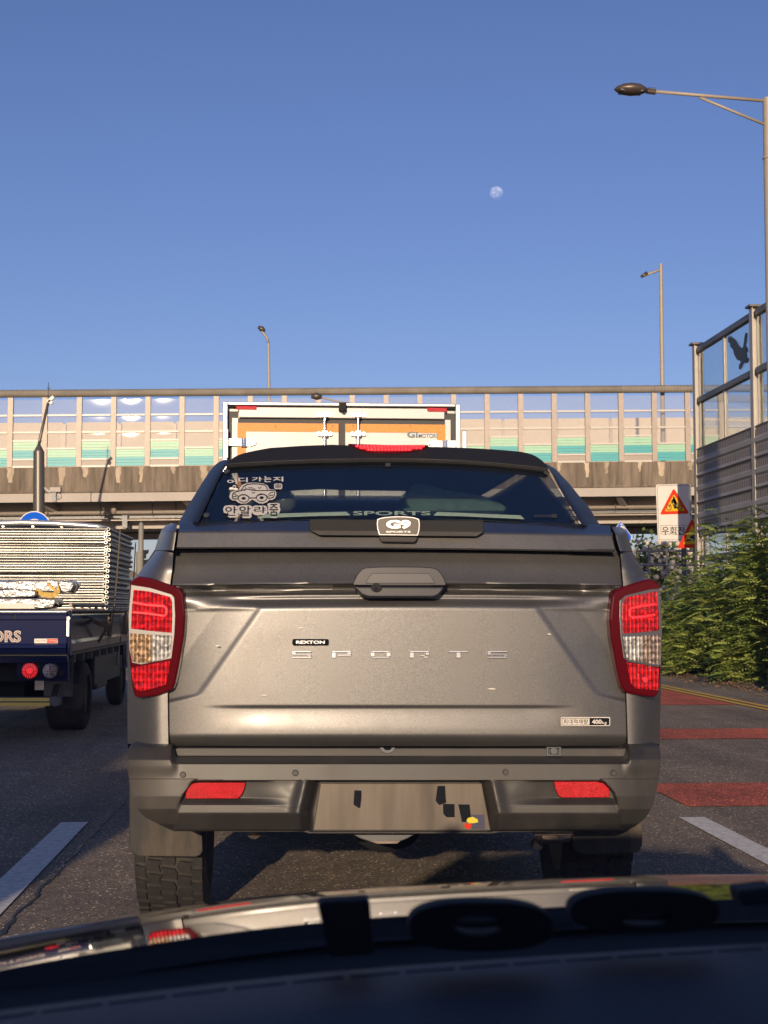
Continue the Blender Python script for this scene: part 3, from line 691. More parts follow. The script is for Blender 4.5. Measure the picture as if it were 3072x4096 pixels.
MB().tube([(at(1347,1150,Y).x, Y+.07, 0), at(1342,1150,Y+.07)], .035, 10).build('post', M['signal_grey'], t)

# ------------------------------------------------------------ noise wall along the right kerb
WX = 8.85
wall = thing('noise_wall', 'tall roadside noise wall with glass panes above perforated metal panels on the right', 'noise wall', (WX, 27, 0))
def atx(dx, dy, X=WX):
    d = ray(dx, dy); return C0+d*(X/d.x)
ya_, yb_ = atx(*Z(786, 505)).y, atx(*Z(1256, 505)).y; Yp = [ya_-(ya_-yb_)*k for k in range(6)]
zr = lambda v, x=790: atx(*Z(x, v)).z
ztop, zmid, zsill = zr(505), zr(915), zr(1305)
zpan = [zsill, zr(1530), zr(1745), zr(1965)]
zlow = [zr(1985), zr(2150), .9]
for i, yp in enumerate(Yp):
    mb = MB(); h_ = ztop+.12
    mb.box(WX-.085, WX+.085, yp-.012, yp+.012, 0, h_); mb.box(WX-.10, WX-.085, yp-.09, yp+.09, 0, h_); mb.box(WX+.085, WX+.10, yp-.09, yp+.09, 0, h_)
    mb.build('post', M['wall_post'], wall)
    MB().box(WX-.16, WX+.14, yp-.14, yp+.14, h_, h_+.04).build('post_cap', M['wall_rail'], wall)
    if i == len(Yp)-1: break
    y0, y1 = Yp[i+1]+.1, yp-.1
    for z_, hh_ in ((ztop, .13), (zmid, .13), (zsill-.02, .08), (zlow[0], .12), (zlow[1]-.1, .14)):
        MB().box(WX-.06, WX+.05, y0, y1, z_-hh_/2, z_+hh_/2).build('rail', M['wall_rail'], wall, bevel=.015)
    ym = (y0+y1)/2
    for za, zb in ((zmid+.066, ztop-.066), (zsill+.022, zmid-.066), (zlow[1]-.03, zlow[0]-.062), (.5, zlow[1]-.172)):
        MB().box(WX-.035, WX+.035, ym-.03, ym+.03, za, zb).build('mullion', M['wall_post'], wall)
        for ya, yb in ((y0, ym-.03), (ym+.03, y1)):
            MB().box(WX-.012, WX-.004, ya, yb, za, zb).build('pane', M['wall_glass'], wall)
    for a_, b_ in zip(zpan, zpan[1:]):
        P = MB(); n_ = 3; hh_ = (a_-b_)
        prof = [(0,0),(.03,.03),(.03,.16),(.0,.19),(0,.26),(.03,.30),(.03,.44),(0,.48),(-.0,.5)]
        pr = [(WX-.10+x_, a_-.01-z_/.5*(hh_-.02)) for x_, z_ in prof]
        vv = [(x_, y0, z_) for x_, z_ in pr]+[(x_, y1, z_) for x_, z_ in pr]; k_ = len(pr)
        P.add(vv, [(q, q+1, q+1+k_, q+k_) for q in range(k_-1)]); P.box(WX-.06, WX+.06, y0, y1, b_+.01, a_-.01)
        pan = P.build('metal_panel', M['wall_panel'], wall)
        S_ = MB()
        for zc in (a_-.095/.5*hh_, a_-.37/.5*hh_):
            nn = 34
            for q in range(nn):
                yy = y0+.1+(y1-y0-.2)*q/(nn-1); S_.box(WX-.074, WX-.0695, yy-.022, yy+.022, zc-.055/.5*hh_, zc+.055/.5*hh_)
        tag(S_.build('slot_row', M['wall_slot'], pan), kind='stuff')
    MB().box(WX-.25, WX+.25, y0-.1, y1+.1, -.1, .5).build('footing', M['concrete'], wall)
# bird film on the glass
SW = Surf((WX-.02, 0, 0), (-1, 0, 0))
bird = [(1030,415),(1036,385),(1046,402),(1052,385),(1062,402),(1085,415),(1105,440),(1120,470),(1148,490),(1158,440),(1162,400),(1172,362),(1187,370),(1183,420),(1175,470),(1190,490),(1192,515),(1182,520),(1187,570),(1200,565),(1198,592),(1180,610),(1160,605),(1145,640),(1130,662),(1117,650),(1120,620),(1135,595),(1102,580),(1080,540),(1070,500),(1045,470),(1048,450),(1032,440)]
tag(MB().prism([Z(*q) for q in bird], SW, .004, .001).build('bird_silhouette', M['bird'], wall), 'dark flying bird silhouette')

# ------------------------------------------------------------ far edge: guard rail, hedge wall of trees, buildings
Y = 40
t = thing('guard_rail', 'grey metal guard rail of posts and two bars behind the right hedge', 'guard rail', (at(1390,1250,Y).x, Y, 0))
for dy_ in (1190, 1220): MB().tube([at(1340,dy_,Y), at(1515,dy_,Y)], .035, 8).build('bar', M['bar_post'], t, smooth=True)
for dx_ in (1340, 1373, 1402, 1440, 1480, 1515): 
    q = at(dx_, 1186, Y); MB().tube([(q.x, Y, 0), q], .035, 8).build('post', M['bar_post'], t, smooth=True)
# ------------------------------------------------------------ foliage
def leafmat(name, c1, c2):
    m = bpy.data.materials.new(name); m.use_nodes = True; N = m.node_tree.nodes; L = m.node_tree.links; b = N['Principled BSDF']; o = N['Material Output']
    at_ = N.new('ShaderNodeAttribute'); at_.attribute_name = 'tone'; mx = N.new('ShaderNodeMix'); mx.data_type = 'RGBA'
    mx.inputs[6].default_value = (*c1, 1); mx.inputs[7].default_value = (*c2, 1); L.new(at_.outputs['Fac'], mx.inputs[0]); L.new(mx.outputs[2], b.inputs['Base Color'])
    b.inputs['Roughness'].default_value = .5
    tr = N.new('ShaderNodeBsdfTranslucent'); L.new(mx.outputs[2], tr.inputs[0]); ms = N.new('ShaderNodeMixShader'); ms.inputs[0].default_value = .3
    L.new(b.outputs[0], ms.inputs[1]); L.new(tr.outputs[0], ms.inputs[2]); L.new(ms.outputs[0], o.inputs[0]); return m
M['leaf'] = leafmat('pinnate_leaf', (.13, .21, .04), (.46, .52, .13))
M['leaf2'] = leafmat('far_leaf', (.05, .085, .02), (.16, .19, .05))
M['flower'] = mat('pale_blossom', (.70, .60, .50), .7, var=.2, vscale=9)
rnd = random.Random(11)
def frond(V, F, T, p, d, L_, n, lw, droop=.35):
    """one compound leaf: a bowed stalk with paired leaflets"""
    d = d.normalized(); side = d.cross(Vector((0,0,1)))
    if side.length < .1: side = Vector((1,0,0))
    side.normalize(); tone = rnd.random()
    roll = rnd.uniform(-.5, .5); side = (side+Vector((0,0,1))*roll).normalized()
    for k in range(n):
        t = (k+1)/n; q = p+d*L_*t+Vector((0,0,-1))*droop*L_*t*t
        sz = lw*(1-.45*abs(t-.5)*2)
        for sg in (-1, 1):
            a = (side*sg*.9+d*.45+Vector((0,0,-.25))).normalized()*sz*1.7; wv = d*sz*.5
            b = len(V); V += [q-wv*.3, q+a*.5-wv, q+a, q+a*.5+wv]
            F.append((b, b+1, b+2, b+3)); T += [max(0, min(1, tone+rnd.uniform(-.25,.25)))]*4
def leafmesh(name, V, F, T, m, parent):
    me = bpy.data.meshes.new(name); me.from_pydata([tuple(v) for v in V], [], F); me.update()
    a = me.attributes.new('tone', 'FLOAT', 'POINT'); a.data.foreach_set('value', T); me.materials.append(m)
    o = bpy.data.objects.new(name, me); link(o, parent); o.location = -parent_world(parent); return o
def shrub(label, x, y, h, rx, nf, lw=.062, lf=.34, mk='leaf'):
    nf = int(nf*1.75)
    t = thing('shrub', label, 'shrub', (x, y, .05), 'shrubs along the foot of the noise wall')
    st = MB(); V = []; F = []; T = []
    tips = []
    for k in range(max(5, int(h*4))):
        a = rnd.uniform(0, 6.283); r = rnd.uniform(.2, 1)*rx; hh = h*rnd.uniform(.45, 1.08)
        p0 = Vector((x+rnd.uniform(-.25,.25), y+rnd.uniform(-.25,.25), .0)); p2 = Vector((x+r*math.cos(a), y+r*math.sin(a), hh)); p1 = (p0+p2)/2+Vector((0,0,.18*h))
        pts = [p0*(1-s_)**2+p1*2*s_*(1-s_)+p2*s_*s_ for s_ in [i/6 for i in range(7)]]
        st.tube(pts, [.018-.0022*i for i in range(7)], 5); tips.append(pts)
    for k in range(nf):
        pts = tips[k % len(tips)]; s_ = rnd.uniform(.06, .999)*6; i = min(5, int(s_)); q = pts[i].lerp(pts[i+1], s_-i)
        q = q+Vector((rnd.gauss(0,.22), rnd.gauss(0,.22), rnd.gauss(0,.14))); q.z = max(.12, q.z)
        a = rnd.uniform(0, 6.283); d = Vector((math.cos(a), math.sin(a), rnd.uniform(-.15, .7)))
        frond(V, F, T, q, d, lf*rnd.uniform(.5,1.35), rnd.choice((4,5,6,7)), lw*rnd.uniform(.65,1.3))
    st.build('stem', M['bark'], t); leafmesh('foliage', V, F, T, M[mk], t); return t
shrub('leafy shrub nearest the left end of the hedge beside the pickup tail lamp', 7.95, 29.2, 1.7, .75, 520)
shrub('tall shrub directly under the speed bump sign', 8.15, 27.6, 2.0, .8, 620)
shrub('feathery shrub covering the first post foot of the noise wall', 8.05, 26.0, 2.45, .75, 620)
shrub('shrub with arching branches between the noise wall posts', 8.2, 24.6, 2.6, .75, 620)
shrub('dense shrub in front of the second noise wall post', 8.1, 23.2, 2.7, .75, 700)
shrub('large leafy shrub at the right edge of the picture', 8.2, 21.8, 2.7, .8, 700)
shrub('shrub farthest up the road at the end of the hedge', 7.95, 31.2, 1.6, .8, 420)
shrub('shrub behind the front row under the lower panes of the noise wall', 8.45, 25.2, 2.5, .5, 420)
shrub('tall thin shrub hugging the first bay of the noise wall', 8.45, 28.0, 1.9, .5, 380)
shrub('low drooping shrub over the litter strip near the right edge', 7.75, 24.0, 1.0, .55, 300)
shrub('low drooping shrub over the litter strip beside the pickup bumper', 7.7, 27.0, 1.1, .6, 320)
for k, s_ in enumerate(('nearest', 'second')): shrub('shrub in the hedge row just outside the right edge, %s to it' % s_, 8.15, 20.3-k*1.6, 2.5, .8, 260)
# dead leaves and stones on the verge
mb = MB()
for k in range(1400):
    x = rnd.uniform(7.3, 8.2) if rnd.random() < .8 else rnd.uniform(6.9, 7.4); y = rnd.uniform(15, 31); s_ = rnd.uniform(.015, .045); a = rnd.uniform(0, 3.14); z = .012+max(0, x-7.3)*.1
    dx_, dy_ = math.cos(a)*s_, math.sin(a)*s_
    mb.add([(x-dx_,y-dy_,z),(x+dy_*.6,y-dx_*.6,z+rnd.uniform(.0,.03)),(x+dx_,y+dy_,z+rnd.uniform(0,.03)),(x-dy_*.6,y+dx_*.6,z)], [(0,1,2,3)])
M['litter'] = mat('dry_leaf', (.22, .13, .07), .8, var=.5, vscale=30)
tag(mb.build('leaf_litter', M['litter']), 'dry leaf litter under the hedge', 'leaf litter', kind='stuff')

def blob_tree(label, x, y, h, r, n, group, flowers=0, trunk=.12, low=.35, lsz=.16, cat='tree', nm='tree'):
    t = thing(nm, label, cat, (x, y, 0), group)
    tr = MB(); tr.tube([(x,y,-.1),(x+.1,y,h*.3),(x-.05,y,h*.6),(x,y,h*.85)], [trunk, trunk*.8, trunk*.5, trunk*.15], 8)
    cl = []
    for k in range(11):
        a = rnd.uniform(0, 6.283); q = Vector((x+r*.65*math.cos(a)*rnd.random()**.5, y+r*.65*math.sin(a)*rnd.random()**.5, h*(low+(1-low)*rnd.uniform(.08,.88))))
        tr.tube([(x, y, max(.2, q.z-h*.2)), q], [trunk*.35, trunk*.1], 5); cl.append((q, r*rnd.uniform(.35,.6)))
    tr.build('trunk', M['bark'], t)
    V = []; F = []; T = []; FV = MB()
    for k in range(n):
        c_, rr_ = cl[k % len(cl)]; v = Vector((rnd.gauss(0,1), rnd.gauss(0,1), rnd.gauss(0,1))).normalized()*rr_*rnd.uniform(.55,1.05); q = c_+v
        u = Vector((rnd.gauss(0,1), rnd.gauss(0,1), rnd.gauss(0,1))).normalized()*lsz*rnd.uniform(.5,1); w_ = u.cross(Vector((rnd.gauss(0,1),rnd.gauss(0,1),rnd.gauss(0,1)))).normalized()*lsz*.5
        b = len(V); V += [q-u, q-w_, q+u, q+w_]; F.append((b,b+1,b+2,b+3)); T += [rnd.random()]*4
        if flowers and rnd.random() < flowers and v.y < .1: FV.ell(q+Vector((0,-.05,0)), .09, .09, .08, 6, 4)
    leafmesh('crown', V, F, T, M['leaf2'], t)
    if FV.v: tag(FV.build('blossom', M['flower'], t), kind='stuff')
    return t
g = 'trees beyond the right hedge'
spots = [(1378, 46, 3.6, 1.4, .28, 'flowering bush directly right of the pickup shoulder under the bridge'),
         (1402, 48, 4.0, 1.5, .06, 'dark green round bush behind the guard rail and pickup shoulder'),
         (1428, 45, 3.6, 1.4, .35, 'white blossomed bush under the left edge of the bicycle sign'),
         (1458, 47, 3.8, 1.4, .30, 'white blossomed bush behind the bicycle sign post'),
         (1490, 50, 4.0, 1.6, .05, 'dark bush behind the speed bump sign post'),
         (1408, 41.5, 1.3, .9, .0, 'low dark bush behind the guard rail bars')]
for dx_, Y, h_, r_, fl, lb in spots:
    x = at(dx_, 1200, Y).x; blob_tree(lb, x, Y, h_, r_, 900, g, fl, .07, .12, .12, 'bush', 'bush')
for (x, y, h_, r_, lb) in [(20,72,4.6,2.6,'broad tree below the bridge, nearest to the pickup shoulder'),(26,76,4.8,2.8,'broad tree below the bridge behind the speed bump sign'),(33,70,4.6,2.6,'broad tree below the bridge behind the noise wall'),
    (14,120,6,4,'far tree beyond the bridge, closest to the box truck'),(22,124,6.5,4,'far tree beyond the bridge behind the bicycle sign'),(31,122,6,4,'far tree beyond the bridge near the noise wall')]:
    blob_tree(lb, x, y, h_, r_, 900, 'background trees on the right', 0, .2, .2, .3)
# pale building seen in the gap under the bridge
M['bwall'] = mat('pale_building_wall', (.62, .56, .50), .8, var=.05)
M['bwin'] = mat('building_window', (.10, .12, .14), .2)
def building(label, x0, x1, y, h_, nx_, nz_):
    t = thing('building', label, 'building', ((x0+x1)/2, y, 0))
    MB().box(x0, x1, y, y+12, 0, h_).build('wall', M['bwall'], t); MB().box(x0-.2, x1+.2, y-.2, y+12.2, h_, h_+.4).build('roof', M['girder'], t)
    for i in range(nx_):
        for j in range(nz_):
            cx_ = x0+(x1-x0)*(i+.5)/nx_; cz_ = h_*(j+.5)/nz_
            MB().box(cx_-.7, cx_+.7, y-.06, y+.1, cz_-.6, cz_+.6).build('window', M['bwin'], t)
a = at(1368, 1200, 130); b = at(1470, 1200, 130)
building('pale low building glimpsed under the bridge right of the pickup', a.x-2, b.x+6, 130, 5.6, 9, 2)

# ------------------------------------------------------------ white box truck ahead
Y = 13.4; SB = SY(Y)
def q7(x, y): return ((880+x/1.659)/K, (1550+y/1.659)/K)
a = at(*q7(20, 95), Y); b = at(*q7(1593, 112), Y); X0, X1, ZT = a.x, b.x, (a.z+b.z)/2
bt = thing('box_truck', 'white box truck with orange tape on its rear doors directly ahead of the pickup', 'truck', ((X0+X1)/2, Y, 0))
zfl = .95
mb = MB(); mb.box(X0+.03, X1-.03, Y+.08, Y+5.6, zfl, ZT-.03); mb.build('cargo_box', M['whitepaint'], bt, bevel=.02)
fr = MB(); fr.box(X0, X0+.045, Y-.02, Y+.25, zfl, ZT); fr.box(X1-.045, X1, Y-.02, Y+.25, zfl, ZT); fr.box(X0+.046, X1-.046, Y-.02, Y+.25, ZT-.03, ZT); fr.build('rear_frame', M['whiteframe'], bt, bevel=.008)
MB().box(X0+.046, X0+.14, Y+.06, Y+.12, zfl, ZT-.08).build('corner_recess', M['seal'], bt)
MB().box(X1-.14, X1-.046, Y+.06, Y+.12, zfl, ZT-.08).build('corner_recess', M['seal'], bt)
zh = at(*q7(800,120), Y).z; zhb = at(*q7(800,203), Y).z
MB().box(X0+.15, X1-.15, Y+.0, Y+.1, zhb, ZT-.045).build('header_panel', M['whitepaint'], bt, bevel=.006)
MB().box(X0+.046, X1-.046, Y+.02, Y+.1, ZT-.044, ZT-.031).build('header_gap', M['blackmatt'], bt)
SBd = SY(Y+.03)
xl_, xm0, xm1, xr_ = (at(*q7(v, 300), Y+.03).x for v in (82, 792, 826, 1528))
MB().box(xl_, xr_, Y+.05, Y+.11, zfl, zhb-.003).build('door_seal', M['seal'], bt)
MB().box(X0+.141, xl_-.003, Y+.03, Y+.1, zfl, zhb-.004).build('door_post', M['whitepaint'], bt)
MB().box(xr_+.003, X1-.141, Y+.03, Y+.1, zfl, zhb-.004).build('door_post', M['whitepaint'], bt)
for (u0, u1) in ((115, 788), (831, 1496)):
    d0, d1 = at(*q7(u0,240), Y+.02).x, at(*q7(u1,240), Y+.02).x; zt2 = at(*q7(500,237), Y+.02).z
    dr = MB().box(d0, d1, Y+.02, Y+.049, zfl+.03, zt2).build('rear_door', M['whitepaint'], bt, bevel=.004)
    tp = MB(); tp.box(d0+.002, d1-.002, Y+.013, Y+.019, zt2-.082, zt2-.002)
    if u0 < 500: tp.box(d0+.002, d0+.082, Y+.013, Y+.019, zfl+.1, zt2-.083)
    else: tp.box(d1-.082, d1-.002, Y+.013, Y+.019, zfl+.1, zt2-.083)
    tp.build('reflective_tape', M['orange_tape'], dr)
for u in (367, 748, 884, 1262):
    x_, y_ = q7(u, 262); text('tape_mark', 'T', (x_-1.6, y_-3.4, x_+1.6, y_+3.4), SY(Y+.012), M['seal'], bt, .001, 0, .02)
for u in (700, 922):
    xb = at(*q7(u-6, 300), Y-.03).x; zt2 = at(*q7(u, 172), Y-.03).z
    rod = MB().tube([(xb, Y-.03, zfl+.1), (xb, Y-.03, zt2)], .015, 10).build('lock_rod', M['chrome'], bt, smooth=True, auto=40)
    for v, wv in ((180, 42), (306, 38)):
        zc = at(*q7(u, v), Y-.03).z; ww = wv/1.659*Y/FPX
        k_ = MB(); k_.box(xb-.03, xb+.03, Y-.055, Y+.0, zc-.03, zc+.03); k_.build('rod_bracket', M['chrome'], rod, bevel=.006)
        k_ = MB(); k_.disc((xb-ww, Y-.02, zc), (0,1,0), .02, .025, 10); k_.disc((xb+ww, Y-.02, zc), (0,1,0), .02, .025, 10); k_.box(xb-ww, xb+ww, Y-.012, Y+.012, zc-.014, zc+.014)
        k_.build('rod_guide', M['chrome'], rod)
for sg, (u0, v0, u1) in ((1, (60, 365, 242)), (-1, (1590, 378, 1372))):
    pts = [(u0, v0-25), (u0+sg*70, v0-25), (u1-sg*30, v0-25), (u1, v0-8), (u1-sg*6, v0+12), (u1-sg*40, v0+25), (u0, v0+20)]
    hg = MB().prism([q7(*q) for q in pts], SY(Y+.0), .012, -.008).build('hinge', M['whiteframe'], bt)
    for uu in (u0+sg*88, u0+sg*106): 
        q = at(*q7(uu, v0), Y-.02); MB().tube([q-Vector((0,0,.04)), q+Vector((0,0,.04))], .012, 8).build('hinge_pin', M['chrome'], hg)
    q = at(*q7(u1-sg*20, v0+3), Y-.02); MB().disc(q, (0,1,0), .009, .012, 10).build('hinge_bolt', M['steel_dark'], hg)
    q = at(*q7(u0-sg*25, v0-5), Y); MB().box(q.x-.02, q.x+.03, Y-.05, Y-.02, q.z-.16, q.z+.12).build('side_hinge', M['whiteframe'], bt, bevel=.008)
for u0, u1, v0, v1 in ((108, 243, 122, 148), (1375, 1504, 135, 162)):
    MB().prism([q7(u0,v0), q7(u1,v0+2), q7(u1,v1), q7(u0,v1-2)], SY(Y-.0), .012, -.002).build('marker_lamp', M['redrefl'], bt, bevel=.003)
q = at(*q7(812, 140), Y); k_ = MB(); k_.box(q.x-.035, q.x+.035, Y-.07, Y-.003, q.z-.03, q.z+.05); k_.disc((q.x, Y-.075, q.z-.02), (0,-1,0), .022, .03, 12); k_.build('rear_camera', M['blackmatt'], bt, bevel=.006)
text('maker_name', 'Gi', (*q7(1240, 291), *q7(1312, 333)), SY(Y+.012), M['signal_grey'], bt, .002, 0, .03)
bpy.data.materials.new('x'); M['logoblue'] = mat('blue_grey_logo', (.07, .16, .22), .4)
text('maker_name', 'Gi', (*q7(1246, 292), *q7(1310, 331)), SY(Y+.010), M['logoblue'], bt, .003, 0, .02)
text('maker_name', 'MOTORS', (*q7(1318, 306), *q7(1447, 333)), SY(Y+.010), M['logoblue'], bt, .003, 0, .008)
MB().box(X0+.35, X1-.35, Y+.3, Y+7.6, .55, .93).build('chassis', M['blackmatt'], bt)
MB().box(X0+.1, X1-.1, Y+.1, Y+.2, .45, .6).build('rear_bumper', M['steel_dark'], bt)
MB().box(X0+.15, X1-.15, Y+5.8, Y+7.6, .5, 2.3).build('cab', M['whitepaint'], bt, bevel=.12)
def wheel(parent, x, y, r, wd, mrub='rubber', mrim='steel_dark'):
    o = MB(); prof = [(-wd/2+.0, r*.62), (-wd/2-.004, r*.8), (-wd/2+.02, r*.95), (-wd/2+.05, r), (wd/2-.05, r), (wd/2-.02, r*.95), (wd/2+.004, r*.8), (wd/2, r*.62)]
    n = 36; vv = []; ff = []
    for i in range(n):
        a_ = 2*math.pi*i/n
        for (dx_, rr_) in prof: vv.append((x+dx_, y+rr_*math.cos(a_), r+rr_*math.sin(a_)))
    k_ = len(prof)
    for i in range(n):
        for j in range(k_): ff.append((i*k_+j, ((i+1)%n)*k_+j, ((i+1)%n)*k_+(j+1)%k_, i*k_+(j+1)%k_))
    o.add(vv, ff); wh = o.build('wheel', M[mrub], parent, smooth=True, auto=30)
    MB().tube([(x-wd/2+.03, y, r), (x+wd/2-.03, y, r)], r*.63, 24).build('rim', M[mrim], wh); return wh
for x_ in (X0+.25, X1-.25):
    wheel(bt, x_, Y+1.6, .38, .4); wheel(bt, x_, Y+6.6, .38, .22)

# ------------------------------------------------------------ flatbed truck on the left
def q5(x, y): return ((x/2.457)/K, (2050+y/2.457)/K)
Y = 14.1; SF = SY(Y)
c_ = at(*q5(690, 1400), Y); XR = c_.x; ztg = at(*q5(600, 960), Y).z; zbg = at(*q5(600, 1390), Y).z; XLf = XR-1.72
ft = thing('flatbed_truck', 'dark navy flatbed truck loaded with silver scaffold frames in the left lane', 'truck', ((XR+XLf)/2, Y, 0))
gx1 = at(*q5(655, 1200), Y).x
def zq(v, Y_=Y): return at(*q5(500, v), Y_).z
gp = [(0, 960), (.0, 1000), (-.025, 1010), (-.025, 1050), (0, 1060), (0, 1290), (-.03, 1300), (-.04, 1330), (-.015, 1340), (-.04, 1352), (-.03, 1385), (.02, 1392)]
mb = MB(); pr = [(Y+a_, zq(v)) for a_, v in gp]; pb_ = [(Y+.05, zq(v)) for a_, v in gp]; k_ = len(pr)
vv = [(XLf+.06, y_, z_) for y_, z_ in pr]+[(gx1, y_, z_) for y_, z_ in pr]
mb.add(vv, [(i, i+1, i+1+k_, i+k_) for i in range(k_-1)]); mb.box(XLf+.06, gx1, Y+.021, Y+.05, zq(1392), zq(962))
gate = mb.build('tailgate', M['navy'], ft, smooth=True, auto=25)
MB().box(XLf+.06, gx1, Y-.004, Y+.03, zq(985), zq(962)).build('gate_top_rail', M['satin'], gate, bevel=.008)
for sx_ in (-1.0, -.56): MB().box(gx1+sx_*.9, gx1+sx_*.9+.02, Y-.03, Y-.024, zq(1050), zq(1005)).build('gate_joint', M['blackmatt'], gate)
text('lettering', 'MOTORS', (q5(-430, 1158)[0], q5(0,1160)[1], q5(208,0)[0], q5(0,1275)[1]), SY(Y), M['bar_rail'], gate, .003, 0.0, .035)
M['letter_brown'] = mat('brown_letter', (.22, .07, .04), .4)
text('lettering', 'MOTORS', (q5(-426, 1162)[0], q5(0,1166)[1], q5(204,0)[0], q5(0,1270)[1]), SY(Y), M['letter_brown'], gate, .005, 0.0031, .005)
MB().rect(*q5(338,1240), *q5(568,1284), SY(Y), .003, 0).build('load_plate', M['signwhite'], gate)
MB().rect(*q5(462,1244), *q5(564,1280), SY(Y), .005, .0031).build('load_plate_field', M['signred'], gate)
text('load_plate_text', '최대적재량', (*q5(350,1252), *q5(452,1272)), SY(Y), M['letter_brown'], gate, .005, .0031)
text('load_plate_text', '1000kg', (*q5(468,1250), *q5(560,1274)), SY(Y), M['signwhite'], gate, .008, .006)
# corner post, latch and side board
MB().box(gx1+.008, XR, Y-.01, Y+.09, zbg-.02, ztg+.0).build('corner_post', M['navy'], ft, bevel=.01)
lt = MB(); lt.box(gx1+.0, gx1+.03, Y-.03, Y-.011, zq(1220), zq(1020)); lt.disc((gx1+.02, Y-.035, zq(1040)), (0,1,0), .02, .02, 10); lt.build('latch', M['satin'], ft, bevel=.004)
LB = 5.0
def side_board(x, nm='side_board'):
    b_ = MB(); 
    pr_ = [(0, ztg-.02), (.02, ztg-.05), (.0, ztg-.09), (.0, zbg+.13), (.03, zbg+.10), (.03, zbg+.02), (0, zbg)]
    vv = [(x+d_, Y+.1, z_) for d_, z_ in pr_]+[(x+d_, Y+LB, z_) for d_, z_ in pr_]; kk = len(pr_)
    b_.add(vv, [(i, i+1, i+1+kk, i+kk) for i in range(kk-1)]); b_.box(x-.04, x-.001, Y+.1, Y+LB, zbg, ztg-.02); return b_.build(nm, M['navy'], ft, smooth=True, auto=25)
side_board(XR-.03); side_board(XLf+.03)
rl = MB()
for z_ in (ztg+.05, ztg-.005): rl.tube([(XR-.02, Y+.1, z_), (XR-.02, Y+LB, z_)], .018, 6)
for k in range(9): rl.box(XR-.035, XR-.005, Y+.3+k*.55, Y+.34+k*.55, ztg-.02, ztg+.05)
rl.build('side_rail', M['galvold'], ft)
MB().box(XLf+.02, XR-.02, Y+.06, Y+LB, zbg-.02, zbg+.08).build('bed_floor', M['steel_dark'], ft)
for k in range(7): MB().box(XR-.10, XR-.01, Y+.35+k*.62, Y+.42+k*.62, zbg-.1, zbg-.021).build('bed_hook', M['steel_dark'], ft)
MB().box(XLf+.1, XR-.03, Y+.0, Y+.08, zbg-.09, zbg-.025).build('rear_sill', M['navy'], ft, bevel=.008)
lx0 = at(*q5(152,1450), Y).x
pn = MB().prism([q5(150,1440),q5(662,1425),q5(662,1660),q5(200,1655),q5(155,1600)], SF, -.05, -.09).build('lamp_panel', M['navy'], ft, bevel=.006)
def round_lamp(cx, cy, r, mlens, nm):
    lm = MB(); ce = at(*q5(cx, cy), Y+.05); rr_ = r/2.457*(Y+.05)/FPX
    lm.disc(ce-Vector((0,.0,0)), (0,-1,0), rr_*1.12, .03, 28); hs = lm.build(nm, M['blackgloss'], ft)
    l2 = MB(); l2.tube([ce+Vector((0,-.031,0)), ce+Vector((0,-.045,0)), ce+Vector((0,-.052,0))], [rr_, rr_*.92, rr_*.5], 28); l2.build('lens', mlens, hs, smooth=True, auto=50); return hs, ce, rr_
h1, ce, rr_ = round_lamp(300, 1553, 78, M['redlens'], 'brake_lamp')
k_ = MB(); k_.disc(ce+Vector((0,-.052,0)), (0,-1,0), rr_*.42, .006, 20)
for i in range(20):
    a_ = i*math.pi/10; d_ = Vector((math.cos(a_), 0, math.sin(a_))); k_.beam(ce+d_*rr_*.55+Vector((0,-.052,0)), ce+d_*rr_*.92+Vector((0,-.048,0)), .006, .008)
k_.build('light_guide', M['redlit'], h1)
h2, ce, rr_ = round_lamp(497, 1555, 72, M['clearlens'], 'reversing_lamp')
k_ = MB(); n_ = 12; pts = [ce+Vector((rr_*.9*math.sin(math.pi*i/n_), -.050, rr_*.9*math.cos(math.pi*i/n_))) for i in range(n_+1)]; k_.ext(pts, (0,-.006,0)); k_.build('amber_segment', M['smokelens'], h2)
MB().disc(at(*q5(610,1573), Y+.04), (0,-1,0), .028, .03, 14).build('reverse_buzzer', M['blackmatt'], ft)
bb = MB().rect(*q5(-700,1812), *q5(604,1900), SY(Y+.1), 0, -.08).build('under_run_bar', M['steel_dark'], ft, bevel=.01)
for v in (1822, 1868): MB().rect(*q5(-690,v), *q5(487,v+32), SY(Y+.1), .004, .001).build('reflective_tape', M['yellow_tape'], bb)
MB().disc(at(*q5(540,1855), Y+.1), (0,-1,0), .05, .012, 16).build('tow_eye', M['steel_dark'], ft)
MB().beam(at(*q5(560,1700), Y+.4), at(*q5(530,1815), Y+.15), .06, .03).build('bar_stay', M['steel_dark'], ft)
MB().box(XLf+.45, XR-.45, Y+.3, Y+8.2, zbg-.28, zbg-.1).build('chassis', M['blackmatt'], ft)
MB().box(XLf+.35, XR-.6, Y+.9, Y+1.5, zbg-.5, zbg-.29).build('spare_tyre_carrier', M['blackmatt'], ft)
